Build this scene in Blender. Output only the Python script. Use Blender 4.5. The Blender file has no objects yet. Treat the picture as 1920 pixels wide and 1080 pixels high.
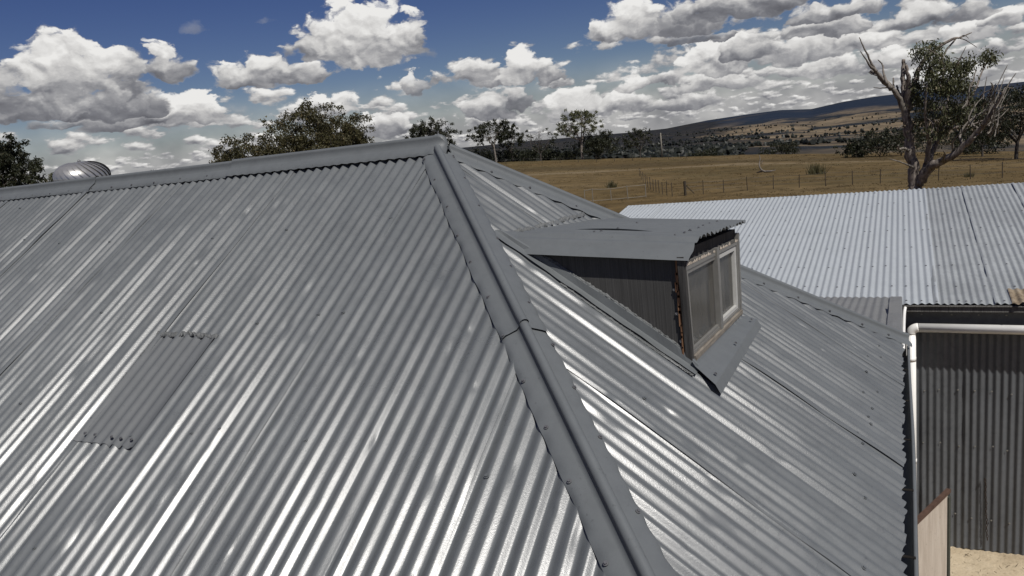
import bpy, bmesh, math, random
import numpy as np
from mathutils import Vector, Matrix

S = bpy.context.scene
COL = S.collection
PI = math.pi

# ------------------------------------------------------------------ camera
CAM = np.array([2.5927, -4.0082, 0.009])
YAW, PIT, ROL, FPX = -0.49281, -0.1990, -0.1112, 1393.93
def _basis():
    fw = np.array([math.sin(YAW) * math.cos(PIT), math.cos(YAW) * math.cos(PIT), math.sin(PIT)])
    r = np.array([math.cos(YAW), -math.sin(YAW), 0.0]); u = np.cross(r, fw)
    return (r * math.cos(ROL) + u * math.sin(ROL), -r * math.sin(ROL) + u * math.cos(ROL), fw)
CR, CU, CF = _basis()
cd = bpy.data.cameras.new('camera'); cam = bpy.data.objects.new('camera', cd); COL.objects.link(cam)
M = Matrix.Identity(4)
for i in range(3):
    M[i][0] = CR[i]; M[i][1] = CU[i]; M[i][2] = -CF[i]; M[i][3] = CAM[i]
cam.matrix_world = M
cd.sensor_width = 36.0; cd.lens = FPX / 1920 * 36.0
cd.clip_start = 0.05; cd.clip_end = 60000
S.camera = cam
S.render.resolution_x, S.render.resolution_y = 1024, 576

S.view_settings.view_transform = 'Standard'
S.view_settings.look = 'None'
S.view_settings.exposure = 0.0
S.view_settings.gamma = 1.0
S.view_settings.use_curve_mapping = False
S.cycles.use_denoising = True
S.cycles.max_bounces = 6
S.cycles.diffuse_bounces = 3
S.cycles.glossy_bounces = 3
S.cycles.transparent_max_bounces = 12

# ------------------------------------------------------------------ sun and sky
SUN_EL, SUN_AZ = math.radians(57), math.radians(124)      # azimuth clockwise from +Y
SUN_DIR = Vector((math.sin(SUN_AZ) * math.cos(SUN_EL), math.cos(SUN_AZ) * math.cos(SUN_EL), math.sin(SUN_EL)))
sl = bpy.data.lights.new('sun', 'SUN'); sl.energy = 4.2; sl.angle = math.radians(0.53); sl.color = (1.0, 0.965, 0.91)
so = bpy.data.objects.new('sun', sl); COL.objects.link(so)
so.rotation_euler = SUN_DIR.to_track_quat('Z', 'Y').to_euler()

world = bpy.data.worlds.new('World'); S.world = world; world.use_nodes = True
NT = world.node_tree; NT.nodes.clear()

LOBES= [(-61.17,5.86,3.04,3.38,0.62,1),(-56.22,5.96,3.92,4.8,0.72,1),(-53.33,6.01,1.93,3.13,0.6,1),(-57.19,5.69,2.41,3.04,0.58,1),(-59.69,4.88,3.88,1.96,0.6,1),(-56.95,3.86,2.74,0.79,0.5,0.8),(-50.2,6.9,1.82,2.08,0.66,1),(-48.36,9.48,0.75,0.8,0.42,0.45),(-54.15,4.58,3.84,1.94,0.45,1),(-53.52,3.69,4.38,1.56,0.58,1),(-49.46,3.9,2.89,2.36,0.88,1),(-46.68,3.68,1.21,1.21,0.5,0.7),(-44.12,5.91,4.29,2.03,0.66,1),(-41.0,5.72,1.87,1.57,0.66,1),(-43.47,9.72,0.94,0.37,0.5,0.5),(-36.73,7.49,4.67,4.34,0.86,1),(-40.52,7.59,2.91,2.43,0.66,1),(-33.62,7.51,1.86,2.82,0.74,1),(-38.31,7.19,2.66,1.41,0.7,1),(-35.73,11.64,5.67,2.66,0.9,1),(-40.49,3.43,3.04,2.11,0.9,1),(-32.76,6.68,1.48,0.94,0.44,0.6),(-29.65,4.63,3.32,1.54,0.66,1),(-26.91,4.19,3.37,1.47,0.66,1),(-26.0,4.47,1.82,2.41,0.9,1),(-23.73,4.1,1.5,1.69,0.66,1),(-33.8,4.22,0.94,1.54,0.62,0.9),(-28.44,2.03,2.8,2.1,0.62,1),(-28.67,1.11,3.04,1.29,0.82,1),(-26.39,2.35,1.44,1.43,0.5,0.9),(-36.23,1.53,2.9,1.87,0.66,1),(-32.46,1.36,1.99,1.36,0.6,0.9),(-17.66,6.41,3.04,2.72,0.76,1),(-13.7,6.4,4.41,2.13,0.6,1),(-19.67,6.44,1.46,1.21,0.7,1),(-10.2,6.96,6.01,2.01,0.5,1),(-13.57,5.4,2.36,0.84,0.42,0.9),(-11.19,5.19,1.08,0.56,0.38,0.8),(-11.65,3.35,3.21,2.26,0.9,1),(-9.09,3.89,2.83,1.53,0.58,1),(-5.07,4.66,5.01,1.34,0.62,1),(-17.64,2.74,1.54,1.61,0.86,1),(-15.63,2.81,2.28,1.02,0.74,1),(-12.09,2.08,3.68,1.23,0.78,1),(-22.21,1.26,2.69,2.18,0.76,1),(-18.85,1.2,3.12,1.42,0.66,1),(-13.84,0.93,3.76,1.03,0.66,1),(-6.12,3.48,4.09,2.24,0.8,1),(-2.13,3.46,3.52,1.39,0.76,1),(-4.05,5.6,3.93,1.12,0.55,1),(1.61,4.35,4.46,1.26,0.62,1),(3.96,3.19,2.28,1.25,0.88,1),(5.78,3.65,1.36,1.1,0.84,1),(-4.12,2.07,3.99,1.16,0.72,1),(0.39,1.94,3.39,1.12,0.74,1),(4.83,1.89,2.24,0.94,0.7,1),(2.82,0.53,3.54,0.98,0.7,1)]

class V:                                        # a scalar socket with arithmetic
    nt = None
    def __init__(s, sock): s.s = sock
    @staticmethod
    def m(op, *a):
        n = V.nt.nodes.new('ShaderNodeMath'); n.operation = op
        for i, x in enumerate(a):
            if isinstance(x, V): V.nt.links.new(x.s, n.inputs[i])
            else: n.inputs[i].default_value = float(x)
        return V(n.outputs[0])
    def __add__(s, o): return V.m('ADD', s, o)
    __radd__ = __add__
    def __sub__(s, o): return V.m('SUBTRACT', s, o)
    def __rsub__(s, o): return V.m('SUBTRACT', o, s)
    def __mul__(s, o): return V.m('MULTIPLY', s, o)
    __rmul__ = __mul__
    def mad(s, a, b): return V.m('MULTIPLY_ADD', s, a, b)
    def sm(s, a, b, c=0.0, d=1.0):
        n = V.nt.nodes.new('ShaderNodeMapRange'); n.interpolation_type = 'SMOOTHSTEP'
        V.nt.links.new(s.s, n.inputs[0]); n.inputs[1].default_value = a; n.inputs[2].default_value = b
        n.inputs[3].default_value = c; n.inputs[4].default_value = d
        return V(n.outputs[0])
    @staticmethod
    def mix(k, a, b):
        n = V.nt.nodes.new('ShaderNodeMix'); n.data_type = 'FLOAT'; n.clamp_factor = True
        for i, x in ((0, k), (2, a), (3, b)):
            if isinstance(x, V): V.nt.links.new(x.s, n.inputs[i])
            else: n.inputs[i].default_value = float(x)
        return V(n.outputs[0])
def cxyz(x, y, z=0.0):
    n = V.nt.nodes.new('ShaderNodeCombineXYZ')
    for i, a in enumerate((x, y, z)):
        if isinstance(a, V): V.nt.links.new(a.s, n.inputs[i])
        else: n.inputs[i].default_value = float(a)
    return n.outputs[0]
def snz(x, y, off, detail, rough):
    n = V.nt.nodes.new('ShaderNodeTexNoise'); n.noise_dimensions = '2D'; n.normalize = False
    V.nt.links.new(cxyz(x + off, y + off * .37), n.inputs['Vector'])
    n.inputs['Scale'].default_value = 1.0; n.inputs['Detail'].default_value = detail; n.inputs['Roughness'].default_value = rough
    return V(n.outputs[0])
def svo(x, y, detail, rough):
    n = V.nt.nodes.new('ShaderNodeTexVoronoi'); n.voronoi_dimensions = '2D'; n.feature = 'SMOOTH_F1'; n.normalize = False
    V.nt.links.new(cxyz(x, y), n.inputs['Vector']); n.inputs['Scale'].default_value = 1.0; n.inputs['Smoothness'].default_value = .3
    n.inputs['Detail'].default_value = detail; n.inputs['Roughness'].default_value = rough
    return V(n.outputs['Distance'])
NK = .50
def build_sky():
    g = bpy.data.node_groups.new('cumulus_sky', 'ShaderNodeTree'); V.nt = g
    g.interface.new_socket('Direction', in_out='INPUT', socket_type='NodeSocketVector')
    g.interface.new_socket('Light', in_out='OUTPUT', socket_type='NodeSocketFloat'); g.interface.new_socket('Cover', in_out='OUTPUT', socket_type='NodeSocketFloat')
    gi, go = g.nodes.new('NodeGroupInput'), g.nodes.new('NodeGroupOutput')
    sp = g.nodes.new('ShaderNodeSeparateXYZ'); g.links.new(gi.outputs[0], sp.inputs[0])
    dx, dy, dz = (V(o) for o in sp.outputs[:3])
    az = V.m('ARCTAN2', dx, dy) * (180 / PI); el = V.m('ARCSINE', dz) * (180 / PI)
    # cumulus billows, in degrees of azimuth and elevation, shared by all the near clouds
    def field(u, v):
        wx = snz(u * .45, v * .7, 11.0, 4, .55) * NK; wy = snz(u * .45, v * .7, 55.0, 4, .55) * NK
        uu = wx.mad(1.3, u); vv = wy.mad(.8, v)
        b = .44 - svo(uu * .55, vv * .85, 1.0, .45) * .95
        n = snz(uu * .30, vv * .5, 33.0, 6, .58) * NK
        return b * .9 + n * .8, uu, vv
    F0, uu, vv = field(az, el); F1, _, _ = field(az + .22, el + .34)
    G = F0 - F1
    soft = snz(az * .3, el * .45, 90.0, 3, .5) * NK
    right = az.sm(-27, -10); left = az.sm(-38, -48)
    L = soft.mad(.30, .53); al = el.sm(5.6, .1) * .96
    # rows of smaller clouds towards the horizon
    def band(L, al, z, k, asp, e0, e1, e2, e3, cov, sf, ct, mask=None):
        def q(u, v):
            w = snz(u * (k * .9), v * (k * asp * .9), z, 3, .55) * NK
            return (.38 - svo(w.mad(.55, u * k), w.mad(.35, v * (k * asp)), 0.0, .5)) * .95 + snz(u * (k * .8), v * (k * asp * .8), z + 4, 5, .6) * (.85 * NK)
        a = q(az, el); b = q(az + .088 / k, el + .27 / k / asp)
        fr = a + cov
        m = el.sm(e0, e1) * el.sm(e3, e2)
        if mask is not None: m = m * mask
        kk = m.mad(.9, fr - .9).sm(0, sf)
        Lb = (a - b).mad(ct, .62) + soft * .16 - V.m('MINIMUM', fr, .8) * .12
        return V.mix(kk, L, Lb), V.mix(kk, al, 1.0)
    out = V.m('MAXIMUM', az.sm(14, 22), az.sm(-66, -74))
    L, al = band(L, al, 41., .16, 1.5, 6, 10, 45, 70, -.10, .34, .40, out)
    L, al = band(L, al, 31., .80, 2.7, -.6, .0, 1.2, 2.2, .14, .36, .66)
    L, al = band(L, al, 21., .42, 2.5, .7, 1.6, 3.4, 4.6, right * .14 + left * .10 + .03, .30, .72)
    L, al = band(L, al, 11., .34, 2.1, 2.4, 3.4, 6.0, 7.6, right * .24 + left * .17 - .14 + out * .2, .28, .66)
    # the larger clouds, far to near
    P = cxyz(uu * .7 + az * .3, vv * .7 + el * .3, 1.0)
    pre = G * .30 + soft * .26 + V.m('MINIMUM', F0, .3) * .12
    for (a, e, w, h, lum, st) in sorted(LOBES, key=lambda l: l[1] + .25 * l[3]):
        w *= 1.06; h *= 1.03
        def dot(c):
            n = g.nodes.new('ShaderNodeVectorMath'); n.operation = 'DOT_PRODUCT'; g.links.new(P, n.inputs[0]); n.inputs[1].default_value = c; return V(n.outputs['Value'])
        du = dot((1 / w, 0, -a / w)); dv = dot((0, 1 / h, -e / h)); dn = dv * -2.6
        m = V.m('MAXIMUM', dv, dn); r2 = m.mad(m, du * du)
        sz = min(1, (w + h) / 5.)
        ff = F0.mad(.78 + .3 * (1 - sz), .82) - r2
        k = ff.sm(0, .30) if st > .7 else ff.sm(0, 1.2, 0, st * .8)
        if .7 < st < 1: k = k * st
        Li = dv.mad(.37, pre) + dv.sm(-.12, .50, lum * .86 - .15, lum * .86 + .12)
        L = V.mix(k, L, Li); al = V.mix(k, al, 1.0)
    g.links.new(L.s, go.inputs[0]); g.links.new(al.s, go.inputs[1])
    nt = NT; V.nt = nt
    tc = nt.nodes.new('ShaderNodeTexCoord'); gn = nt.nodes.new('ShaderNodeGroup'); gn.node_tree = g; nt.links.new(tc.outputs['Generated'], gn.inputs[0])
    sk = nt.nodes.new('ShaderNodeTexSky'); sk.sky_type = 'NISHITA'; sk.sun_disc = False
    sk.sun_elevation = SUN_EL; sk.sun_rotation = SUN_AZ; sk.altitude = SKY_ALT; sk.air_density = 1.0; sk.dust_density = 0.0; sk.ozone_density = SKY_OZ
    rp = nt.nodes.new('ShaderNodeValToRGB'); nt.links.new(gn.outputs[0], rp.inputs[0]); cr = rp.color_ramp
    cr.elements[0].position = 0.0; cr.elements[0].color = (.12, .122, .14, 1); cr.elements[1].position = 1.0; cr.elements[1].color = (.92, .91, .89, 1)
    for q, c in ((.30, (.215, .218, .24, 1)), (.50, (.36, .36, .375, 1)), (.75, (.66, .65, .64, 1))): cr.elements.new(q).color = c
    sc = nt.nodes.new('ShaderNodeVectorMath'); sc.operation = 'SCALE'; sc.inputs['Scale'].default_value = CLOUD_K / SKY_S; nt.links.new(rp.outputs[0], sc.inputs[0])
    mx = nt.nodes.new('ShaderNodeMix'); mx.data_type = 'RGBA'; mx.clamp_factor = True
    nt.links.new(gn.outputs[1], mx.inputs[0]); hs = nt.nodes.new('ShaderNodeHueSaturation'); hs.inputs['Hue'].default_value = .528; hs.inputs['Saturation'].default_value = 1.30; hs.inputs['Value'].default_value = .74; nt.links.new(sk.outputs[0], hs.inputs['Color']); nt.links.new(hs.outputs[0], mx.inputs[6]); nt.links.new(sc.outputs[0], mx.inputs[7])
    bg = nt.nodes.new('ShaderNodeBackground'); bg.inputs['Strength'].default_value = SKY_S; nt.links.new(mx.outputs[2], bg.inputs['Color'])
    ow = nt.nodes.new('ShaderNodeOutputWorld'); nt.links.new(bg.outputs[0], ow.inputs['Surface'])
SKY_S, SKY_ALT, SKY_OZ, CLOUD_K = .055, 1200, 1.6, .90
build_sky()
world.cycles.sampling_method = 'MANUAL'; world.cycles.sample_map_resolution = 256

# ------------------------------------------------------------------ helpers
_perm = np.random.default_rng(7).permutation(256).astype(np.int64); _perm = np.concatenate([_perm, _perm, _perm])
_gr = np.random.default_rng(8).normal(size=(256, 3)); _gr /= np.linalg.norm(_gr, axis=1)[:, None]
def perlin(p):                                  # gradient noise of an (n, 3) array, about -0.7 .. 0.7
    p = np.asarray(p, float); i = np.floor(p).astype(np.int64); f = p - i; i &= 255
    w = f * f * f * (f * (f * 6 - 15) + 10)
    out = 0
    for a in (0, 1):
        wa = w[:, 0] if a else 1 - w[:, 0]
        for b in (0, 1):
            wb = w[:, 1] if b else 1 - w[:, 1]
            for c in (0, 1):
                wc = w[:, 2] if c else 1 - w[:, 2]
                h = _perm[_perm[_perm[i[:, 0] + a] + i[:, 1] + b] + i[:, 2] + c]
                g = _gr[h]
                out = out + wa * wb * wc * (g[:, 0] * (f[:, 0] - a) + g[:, 1] * (f[:, 1] - b) + g[:, 2] * (f[:, 2] - c))
    return out
def fbm(p, oct=4, gain=0.5):
    s, a = 0, 1.0; p = np.asarray(p, float)
    for k in range(oct):
        s = s + a * perlin(p); p = p * 2.03 + 17.1; a *= gain
    return s
def billow(p, oct=4, gain=0.5):
    s, a = 0, 1.0; p = np.asarray(p, float)
    for k in range(oct):
        s = s + a * np.abs(perlin(p)); p = p * 2.07 + 11.3; a *= gain
    return s

def mesh_obj(name, v, f, mat=None, parent=None, smooth=True, mats=None, midx=None):
    me = bpy.data.meshes.new(name)
    v = np.asarray(v, np.float32).reshape(-1, 3)
    if isinstance(f, np.ndarray):
        k = f.shape[1]; n = len(f)
        me.vertices.add(len(v)); me.vertices.foreach_set('co', v.ravel())
        me.loops.add(n * k); me.loops.foreach_set('vertex_index', f.astype(np.int32).ravel())
        me.polygons.add(n); me.polygons.foreach_set('loop_start', np.arange(0, n * k, k, dtype=np.int32))
        me.update(calc_edges=True)
    else:
        me.from_pydata(v.tolist(), [], f)
    me.polygons.foreach_set('use_smooth', np.full(len(me.polygons), bool(smooth)))
    for m in (mats or ([mat] if mat else [])): me.materials.append(m)
    if midx is not None: me.polygons.foreach_set('material_index', np.asarray(midx, np.int32))
    me.update(); me.validate()
    o = bpy.data.objects.new(name, me); COL.objects.link(o)
    if parent is not None: o.parent = parent
    return o
def tag(o, label=None, cat=None, group=None, kind=None):
    if label: o['label'] = label
    if cat: o['category'] = cat
    if group: o['group'] = group
    if kind: o['kind'] = kind
    return o
def empty(name, loc=(0, 0, 0), parent=None):
    e = bpy.data.objects.new(name, None); COL.objects.link(e); e.location = loc
    e.empty_display_size = 0.2
    if parent is not None: e.parent = parent
    return e
class MB:                                       # collects pieces into one mesh
    def __init__(s): s.v = []; s.f = []
    def add(s, v, f):
        n = len(s.v); s.v += [tuple(map(float, x)) for x in v]; s.f += [tuple(i + n for i in q) for q in f]
    def box(s, c, sz, X=(1, 0, 0), Y=(0, 1, 0), Z=(0, 0, 1)):
        c, X, Y, Z = map(np.array, (c, X, Y, Z)); v = []
        for k in (-.5, .5):
            for j in (-.5, .5):
                for i in (-.5, .5):
                    v.append(c + X * sz[0] * i + Y * sz[1] * j + Z * sz[2] * k)
        s.add(v, [(0, 2, 3, 1), (4, 5, 7, 6), (0, 1, 5, 4), (2, 6, 7, 3), (0, 4, 6, 2), (1, 3, 7, 5)])
    def bar(s, a, b, w, h, up=(0, 0, 1)):       # a rectangular bar from a to b
        a, b, up = np.array(a, float), np.array(b, float), np.array(up, float)
        X = b - a; L = np.linalg.norm(X); X /= L; Y = np.cross(up, X); Y /= np.linalg.norm(Y); Z = np.cross(X, Y)
        s.box((a + b) / 2, (L, w, h), X, Y, Z)
    def tube(s, pts, rad, n=8, cap=True):
        pts = [np.array(p, float) for p in pts]
        if np.isscalar(rad): rad = [rad] * len(pts)
        v, f = [], []
        ref = None
        for k, p in enumerate(pts):
            d = pts[min(k + 1, len(pts) - 1)] - pts[max(k - 1, 0)]; d = d / (np.linalg.norm(d) + 1e-9)
            if ref is None: ref = np.array([1.0, 0, 0]) if abs(d[0]) < .8 else np.array([0, 1.0, 0])
            a = ref - d * (ref @ d); a /= np.linalg.norm(a) + 1e-9; b = np.cross(d, a); ref = a
            for i in range(n):
                t = 2 * PI * i / n; v.append(p + (a * math.cos(t) + b * math.sin(t)) * rad[k])
        for k in range(len(pts) - 1):
            for i in range(n):
                f.append((k * n + i, k * n + (i + 1) % n, (k + 1) * n + (i + 1) % n, (k + 1) * n + i))
        if cap:
            f.append(tuple(range(n))[::-1]); f.append(tuple(range((len(pts) - 1) * n, len(pts) * n)))
        s.add(v, f)
    def build(s, name, mat, parent=None, smooth=False):
        return mesh_obj(name, s.v, s.f, mat, parent, smooth)
def smooth_line(P, n=6):                        # Catmull-Rom through the points
    P = [np.array(p, float) for p in P]
    if len(P) < 3: return [P[0] + (P[-1] - P[0]) * k / n for k in range(n + 1)]
    out = []
    for i in range(len(P) - 1):
        a, b, c, d = P[max(i - 1, 0)], P[i], P[i + 1], P[min(i + 2, len(P) - 1)]
        for k in range(n):
            t = k / n
            out.append(.5 * (2 * b + (c - a) * t + (2 * a - 5 * b + 4 * c - d) * t * t + (3 * b - a - 3 * c + d) * t ** 3))
    out.append(P[-1]); return out
def grid_faces(nu, nv):
    i, j = np.meshgrid(np.arange(nu - 1), np.arange(nv - 1), indexing='ij')
    a = (i * nv + j).ravel()
    return np.stack([a, a + nv, a + nv + 1, a + 1], 1)

# ---- materials
def new_mat(name):
    m = bpy.data.materials.new(name); m.use_nodes = True; nt = m.node_tree; nt.nodes.clear()
    return m, nt
def nd(nt, t, **kw):
    n = nt.nodes.new(t)
    for k, v in kw.items():
        if k.startswith('i_'):
            key = k[2:]; n.inputs[int(key) if key.isdigit() else key].default_value = v
        else: setattr(n, k, v)
    return n
def lk(nt, a, b): nt.links.new(a, b)
def tex(nt, co, scale=5, detail=5, rough=.55, stretch=None, dist=0.0):
    if stretch:
        mp = nd(nt, 'ShaderNodeMapping'); mp.inputs['Scale'].default_value = stretch; lk(nt, co, mp.inputs[0]); co = mp.outputs[0]
    n = nd(nt, 'ShaderNodeTexNoise'); lk(nt, co, n.inputs['Vector'])
    n.inputs['Scale'].default_value = scale; n.inputs['Detail'].default_value = detail
    n.inputs['Roughness'].default_value = rough; n.inputs['Distortion'].default_value = dist
    return n.outputs[0]
def ramp(nt, fac, stops, interp='LINEAR'):
    r = nd(nt, 'ShaderNodeValToRGB'); lk(nt, fac, r.inputs[0]); c = r.color_ramp; c.interpolation = interp
    c.elements[0].position = stops[0][0]; c.elements[1].position = stops[-1][0]
    col = lambda x: (x, x, x, 1) if np.isscalar(x) else (*x, 1)
    c.elements[0].color = col(stops[0][1]); c.elements[1].color = col(stops[-1][1])
    for p, x in stops[1:-1]: c.elements.new(p).color = col(x)
    return r.outputs[0]
def mixc(nt, fac, a, b, mode='MIX'):
    m = nd(nt, 'ShaderNodeMix', data_type='RGBA', blend_type=mode)
    for s, x in ((0, fac), (6, a), (7, b)):
        if isinstance(x, bpy.types.NodeSocket): lk(nt, x, m.inputs[s])
        elif s == 0: m.inputs[0].default_value = x
        else: m.inputs[s].default_value = (*x, 1)
    return m.outputs[2]
def bsdf(nt, col=None, rough=.5, spec=.5, metal=0.0, bump=None, bdist=.002, bstr=1.0):
    p = nd(nt, 'ShaderNodeBsdfPrincipled'); o = nd(nt, 'ShaderNodeOutputMaterial'); lk(nt, p.outputs[0], o.inputs[0])
    def put(key, x):
        if x is None: return
        if isinstance(x, bpy.types.NodeSocket): lk(nt, x, p.inputs[key])
        else: p.inputs[key].default_value = (*x, 1) if isinstance(x, tuple) else x
    put('Base Color', col); put('Roughness', rough); put('Specular IOR Level', spec); put('Metallic', metal)
    if bump is not None:
        b = nd(nt, 'ShaderNodeBump'); b.inputs['Distance'].default_value = bdist; b.inputs['Strength'].default_value = bstr
        lk(nt, bump, b.inputs['Height']); lk(nt, b.outputs[0], p.inputs['Normal'])
    return p
def obj_co(nt): return nd(nt, 'ShaderNodeTexCoord').outputs['Object']
def geo_co(nt): return nd(nt, 'ShaderNodeNewGeometry').outputs['Position']
def plain(name, col, rough=.6, spec=.4, metal=0.0, var=.12, scale=8, bump=0.0):
    m, nt = new_mat(name); co = geo_co(nt)
    n = tex(nt, co, scale, 6, .6)
    c = ramp(nt, n, [(.25, tuple(x * (1 - var) for x in col)), (.75, tuple(min(1, x * (1 + var)) for x in col))])
    bsdf(nt, c, rough, spec, metal, tex(nt, co, scale * 12, 3) if bump else None, bump or .001)
    return m

# ------------------------------------------------------------------ terrain
CX, CY = CAM[0], CAM[1]
G0 = -5.45
_ca = np.array([-180, -100, -62, -31, -16, -10, -3, 3.5, 7, 25, 60, 100, 180.])
_ce = np.array([-1.6, -1.4, -1.3, -1.50, -2.69, -3.10, -3.65, -4.14, -4.36, -4.5, -3.0, -1.8, -1.6])
_sa = np.array([-180, -100, -62, -40, -31, -26, -22.6, -18, -15.5, -12.5, -9.8, -7.5, -5.5, -3.4, -1.5, 1.5, 4.3, 6.8, 12, 30, 60, 180.])
_se = np.array([-.2, -.2, -.3, -.35, -.36, -.42, -.5, -.62, -.62, -.35, -.24, -.2, -.36, -.1, .0, .05, -.1, -.1, .2, .3, 0, -.2])
def sstep(x, a, b):
    t = np.clip((x - a) / (b - a), 0, 1); return t * t * (3 - 2 * t)
def height(x, y):
    x = np.atleast_1d(np.asarray(x, float)); y = np.atleast_1d(np.asarray(y, float))
    dx, dy = x - CX, y - CY; r = np.maximum(np.hypot(dx, dy), 1.0); az = np.degrees(np.arctan2(dx, dy))
    ec = np.interp(az, _ca, _ce); es = np.interp(az, _sa, _se)
    P = np.stack([x, y, 0 * x], 1)
    e0 = -np.degrees(np.arctan(5.459 / 50))
    s = np.clip((1 - 50 / r) / (1 - 50 / 190), 0, 1)
    e = e0 + (ec - e0) * s
    e = np.where(r > 190, ec - 1.3 * sstep(r, 195, 420), e)
    mid = ec - 1.3 + 1.35 * sstep(r, 420, 900)
    e = np.where(r > 420, mid, e)
    k = np.clip((r - 900) / 6600, 0, 1)
    n1 = fbm(P / 900.0 + 3.1, 4, .5); n2 = fbm(P / 2600.0 + 9.4, 3, .5)
    bump = (n1 * .55 + n2 * .5) * np.sin(np.clip(k, 0, 1) * PI) ** .6
    far = (ec + .05) + (es - ec - .05) * k ** .62 + bump * np.minimum(1, (es - ec) / 2.5) * .75
    far = np.minimum(far, es - .02 + .02 * k)
    e = np.where(r > 900, far, e)
    z = r * np.tan(np.radians(e)) + CAM[2]
    z = np.where(r < 50, G0, z)
    z = z + np.where((r > 52) & (r < 420), fbm(P / 22.0, 3, .5) * .28 * sstep(r, 52, 90), 0)
    z = np.where(r > 7500, z - (r - 7500) * .03, z)
    return z
def ground(x, y): return float(height(x, y)[0])
def polar(px, py, d):                                   # the ground point d metres out, in the direction a photo pixel looks
    v = CF + CR * (px - 960) / FPX + CU * (540 - py) / FPX
    h = np.hypot(v[0], v[1]); return np.array([CX + v[0] / h * d, CY + v[1] / h * d])
def at(px, py, d):                                      # point at horizontal distance d along the ray of a photo pixel
    v = CF + CR * (px - 960) / FPX + CU * (540 - py) / FPX
    return CAM + v / np.hypot(v[0], v[1]) * d

def make_ground_mat():
    m, nt = new_mat('dry_pasture'); co = geo_co(nt)
    sp = nd(nt, 'ShaderNodeSeparateXYZ'); lk(nt, co, sp.inputs[0])
    # distance from the farm, for the change from pasture to wooded ranges
    vl = nd(nt, 'ShaderNodeVectorMath', operation='LENGTH'); mp = nd(nt, 'ShaderNodeMapping'); mp.inputs['Scale'].default_value = (1, 1, 0)
    lk(nt, co, mp.inputs[0]); lk(nt, mp.outputs[0], vl.inputs[0]); dist = vl.outputs['Value']
    a = tex(nt, co, .035, 6, .6, (1, 1, 0)); b = tex(nt, co, .35, 8, .65, (1, 1, 0)); c = tex(nt, co, 3.5, 6, .7, (1, 1, .2))
    g1 = ramp(nt, a, [(.30, (.088, .060, .027)), (.5, (.112, .080, .038)), (.70, (.150, .112, .060))])
    g2 = ramp(nt, b, [(.3, (.48, .46, .42)), (.5, (.98, .98, .98)), (.70, (1.38, 1.34, 1.25))])
    g = mixc(nt, .85, g1, g2, 'MULTIPLY')
    g3 = ramp(nt, c, [(.3, (.75, .75, .72)), (.7, (1.2, 1.2, 1.2))])
    g = mixc(nt, .55, g, g3, 'MULTIPLY')
    green = ramp(nt, tex(nt, co, .021, 5, .6, (1, 1, 0), .6), [(.50, 0.0), (.62, 1.0)])
    g = mixc(nt, nd_mul(nt, green, .45), g, (.062, .054, .026))
    # hills: pale dry grass, woodland darkened as cloud shadow, range forest tinted haze blue
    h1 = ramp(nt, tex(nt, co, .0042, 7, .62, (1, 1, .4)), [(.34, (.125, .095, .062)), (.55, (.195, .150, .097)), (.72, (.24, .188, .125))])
    wood_shade = ramp(nt, tex(nt, co, .0019, 9, .66, (1, 1, .5), .5), [(.48, 0.0), (.56, 1.0)])
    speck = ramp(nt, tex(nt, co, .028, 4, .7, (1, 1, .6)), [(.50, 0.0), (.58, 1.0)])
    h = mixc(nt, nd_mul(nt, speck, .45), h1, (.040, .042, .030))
    h = mixc(nt, wood_shade, h, (.018, .022, .026))  # woodland colour that also paints in the bands of cloud shadow
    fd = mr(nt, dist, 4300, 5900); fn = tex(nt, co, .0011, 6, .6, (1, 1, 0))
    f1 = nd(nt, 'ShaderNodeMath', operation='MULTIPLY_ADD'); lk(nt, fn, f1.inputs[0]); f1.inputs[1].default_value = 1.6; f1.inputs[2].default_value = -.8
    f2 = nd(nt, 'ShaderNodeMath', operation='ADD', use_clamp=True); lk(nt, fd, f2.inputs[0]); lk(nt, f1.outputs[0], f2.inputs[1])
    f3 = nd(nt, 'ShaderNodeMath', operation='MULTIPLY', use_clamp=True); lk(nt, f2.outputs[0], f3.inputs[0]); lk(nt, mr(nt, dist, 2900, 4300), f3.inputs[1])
    h = mixc(nt, f3.outputs[0], h, (.018, .026, .042))  # distant forest, blue of the haze mixed into its colour
    # the ranges to the north-west are forested, with cloud shade painted into the colour
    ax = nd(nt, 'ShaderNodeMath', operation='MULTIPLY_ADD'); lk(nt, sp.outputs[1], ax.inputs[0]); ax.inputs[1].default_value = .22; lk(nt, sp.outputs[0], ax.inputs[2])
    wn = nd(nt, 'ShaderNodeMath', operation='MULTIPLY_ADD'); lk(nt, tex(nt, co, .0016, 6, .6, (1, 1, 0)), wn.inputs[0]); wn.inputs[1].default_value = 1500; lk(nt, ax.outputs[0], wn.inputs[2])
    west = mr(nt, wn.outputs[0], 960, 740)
    west_shade = mixc(nt, ramp(nt, tex(nt, co, .016, 7, .7, (1, 1, .6)), [(.44, 0.0), (.60, 1.0)]), (.013, .016, .020), (.036, .032, .027))
    h = mixc(nt, nd_mul(nt, west, .95), h, west_shade)
    tk = nd(nt, 'ShaderNodeMath', operation='MULTIPLY_ADD'); lk(nt, tex(nt, co, .02, 4, .5, (1, 1, 0)), tk.inputs[0]); tk.inputs[1].default_value = 46; lk(nt, dist, tk.inputs[2])
    t1 = nd(nt, 'ShaderNodeMath', operation='SUBTRACT'); lk(nt, mr(nt, tk.outputs[0], 128, 131), t1.inputs[0]); lk(nt, mr(nt, tk.outputs[0], 134, 138), t1.inputs[1])
    g = mixc(nt, nd_mul(nt, t1.outputs[0], .55), g, (.19, .15, .095))
    t2 = nd(nt, 'ShaderNodeMath', operation='SUBTRACT'); lk(nt, mr(nt, tk.outputs[0], 138, 146), t2.inputs[0]); lk(nt, mr(nt, tk.outputs[0], 158, 172), t2.inputs[1])
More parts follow.
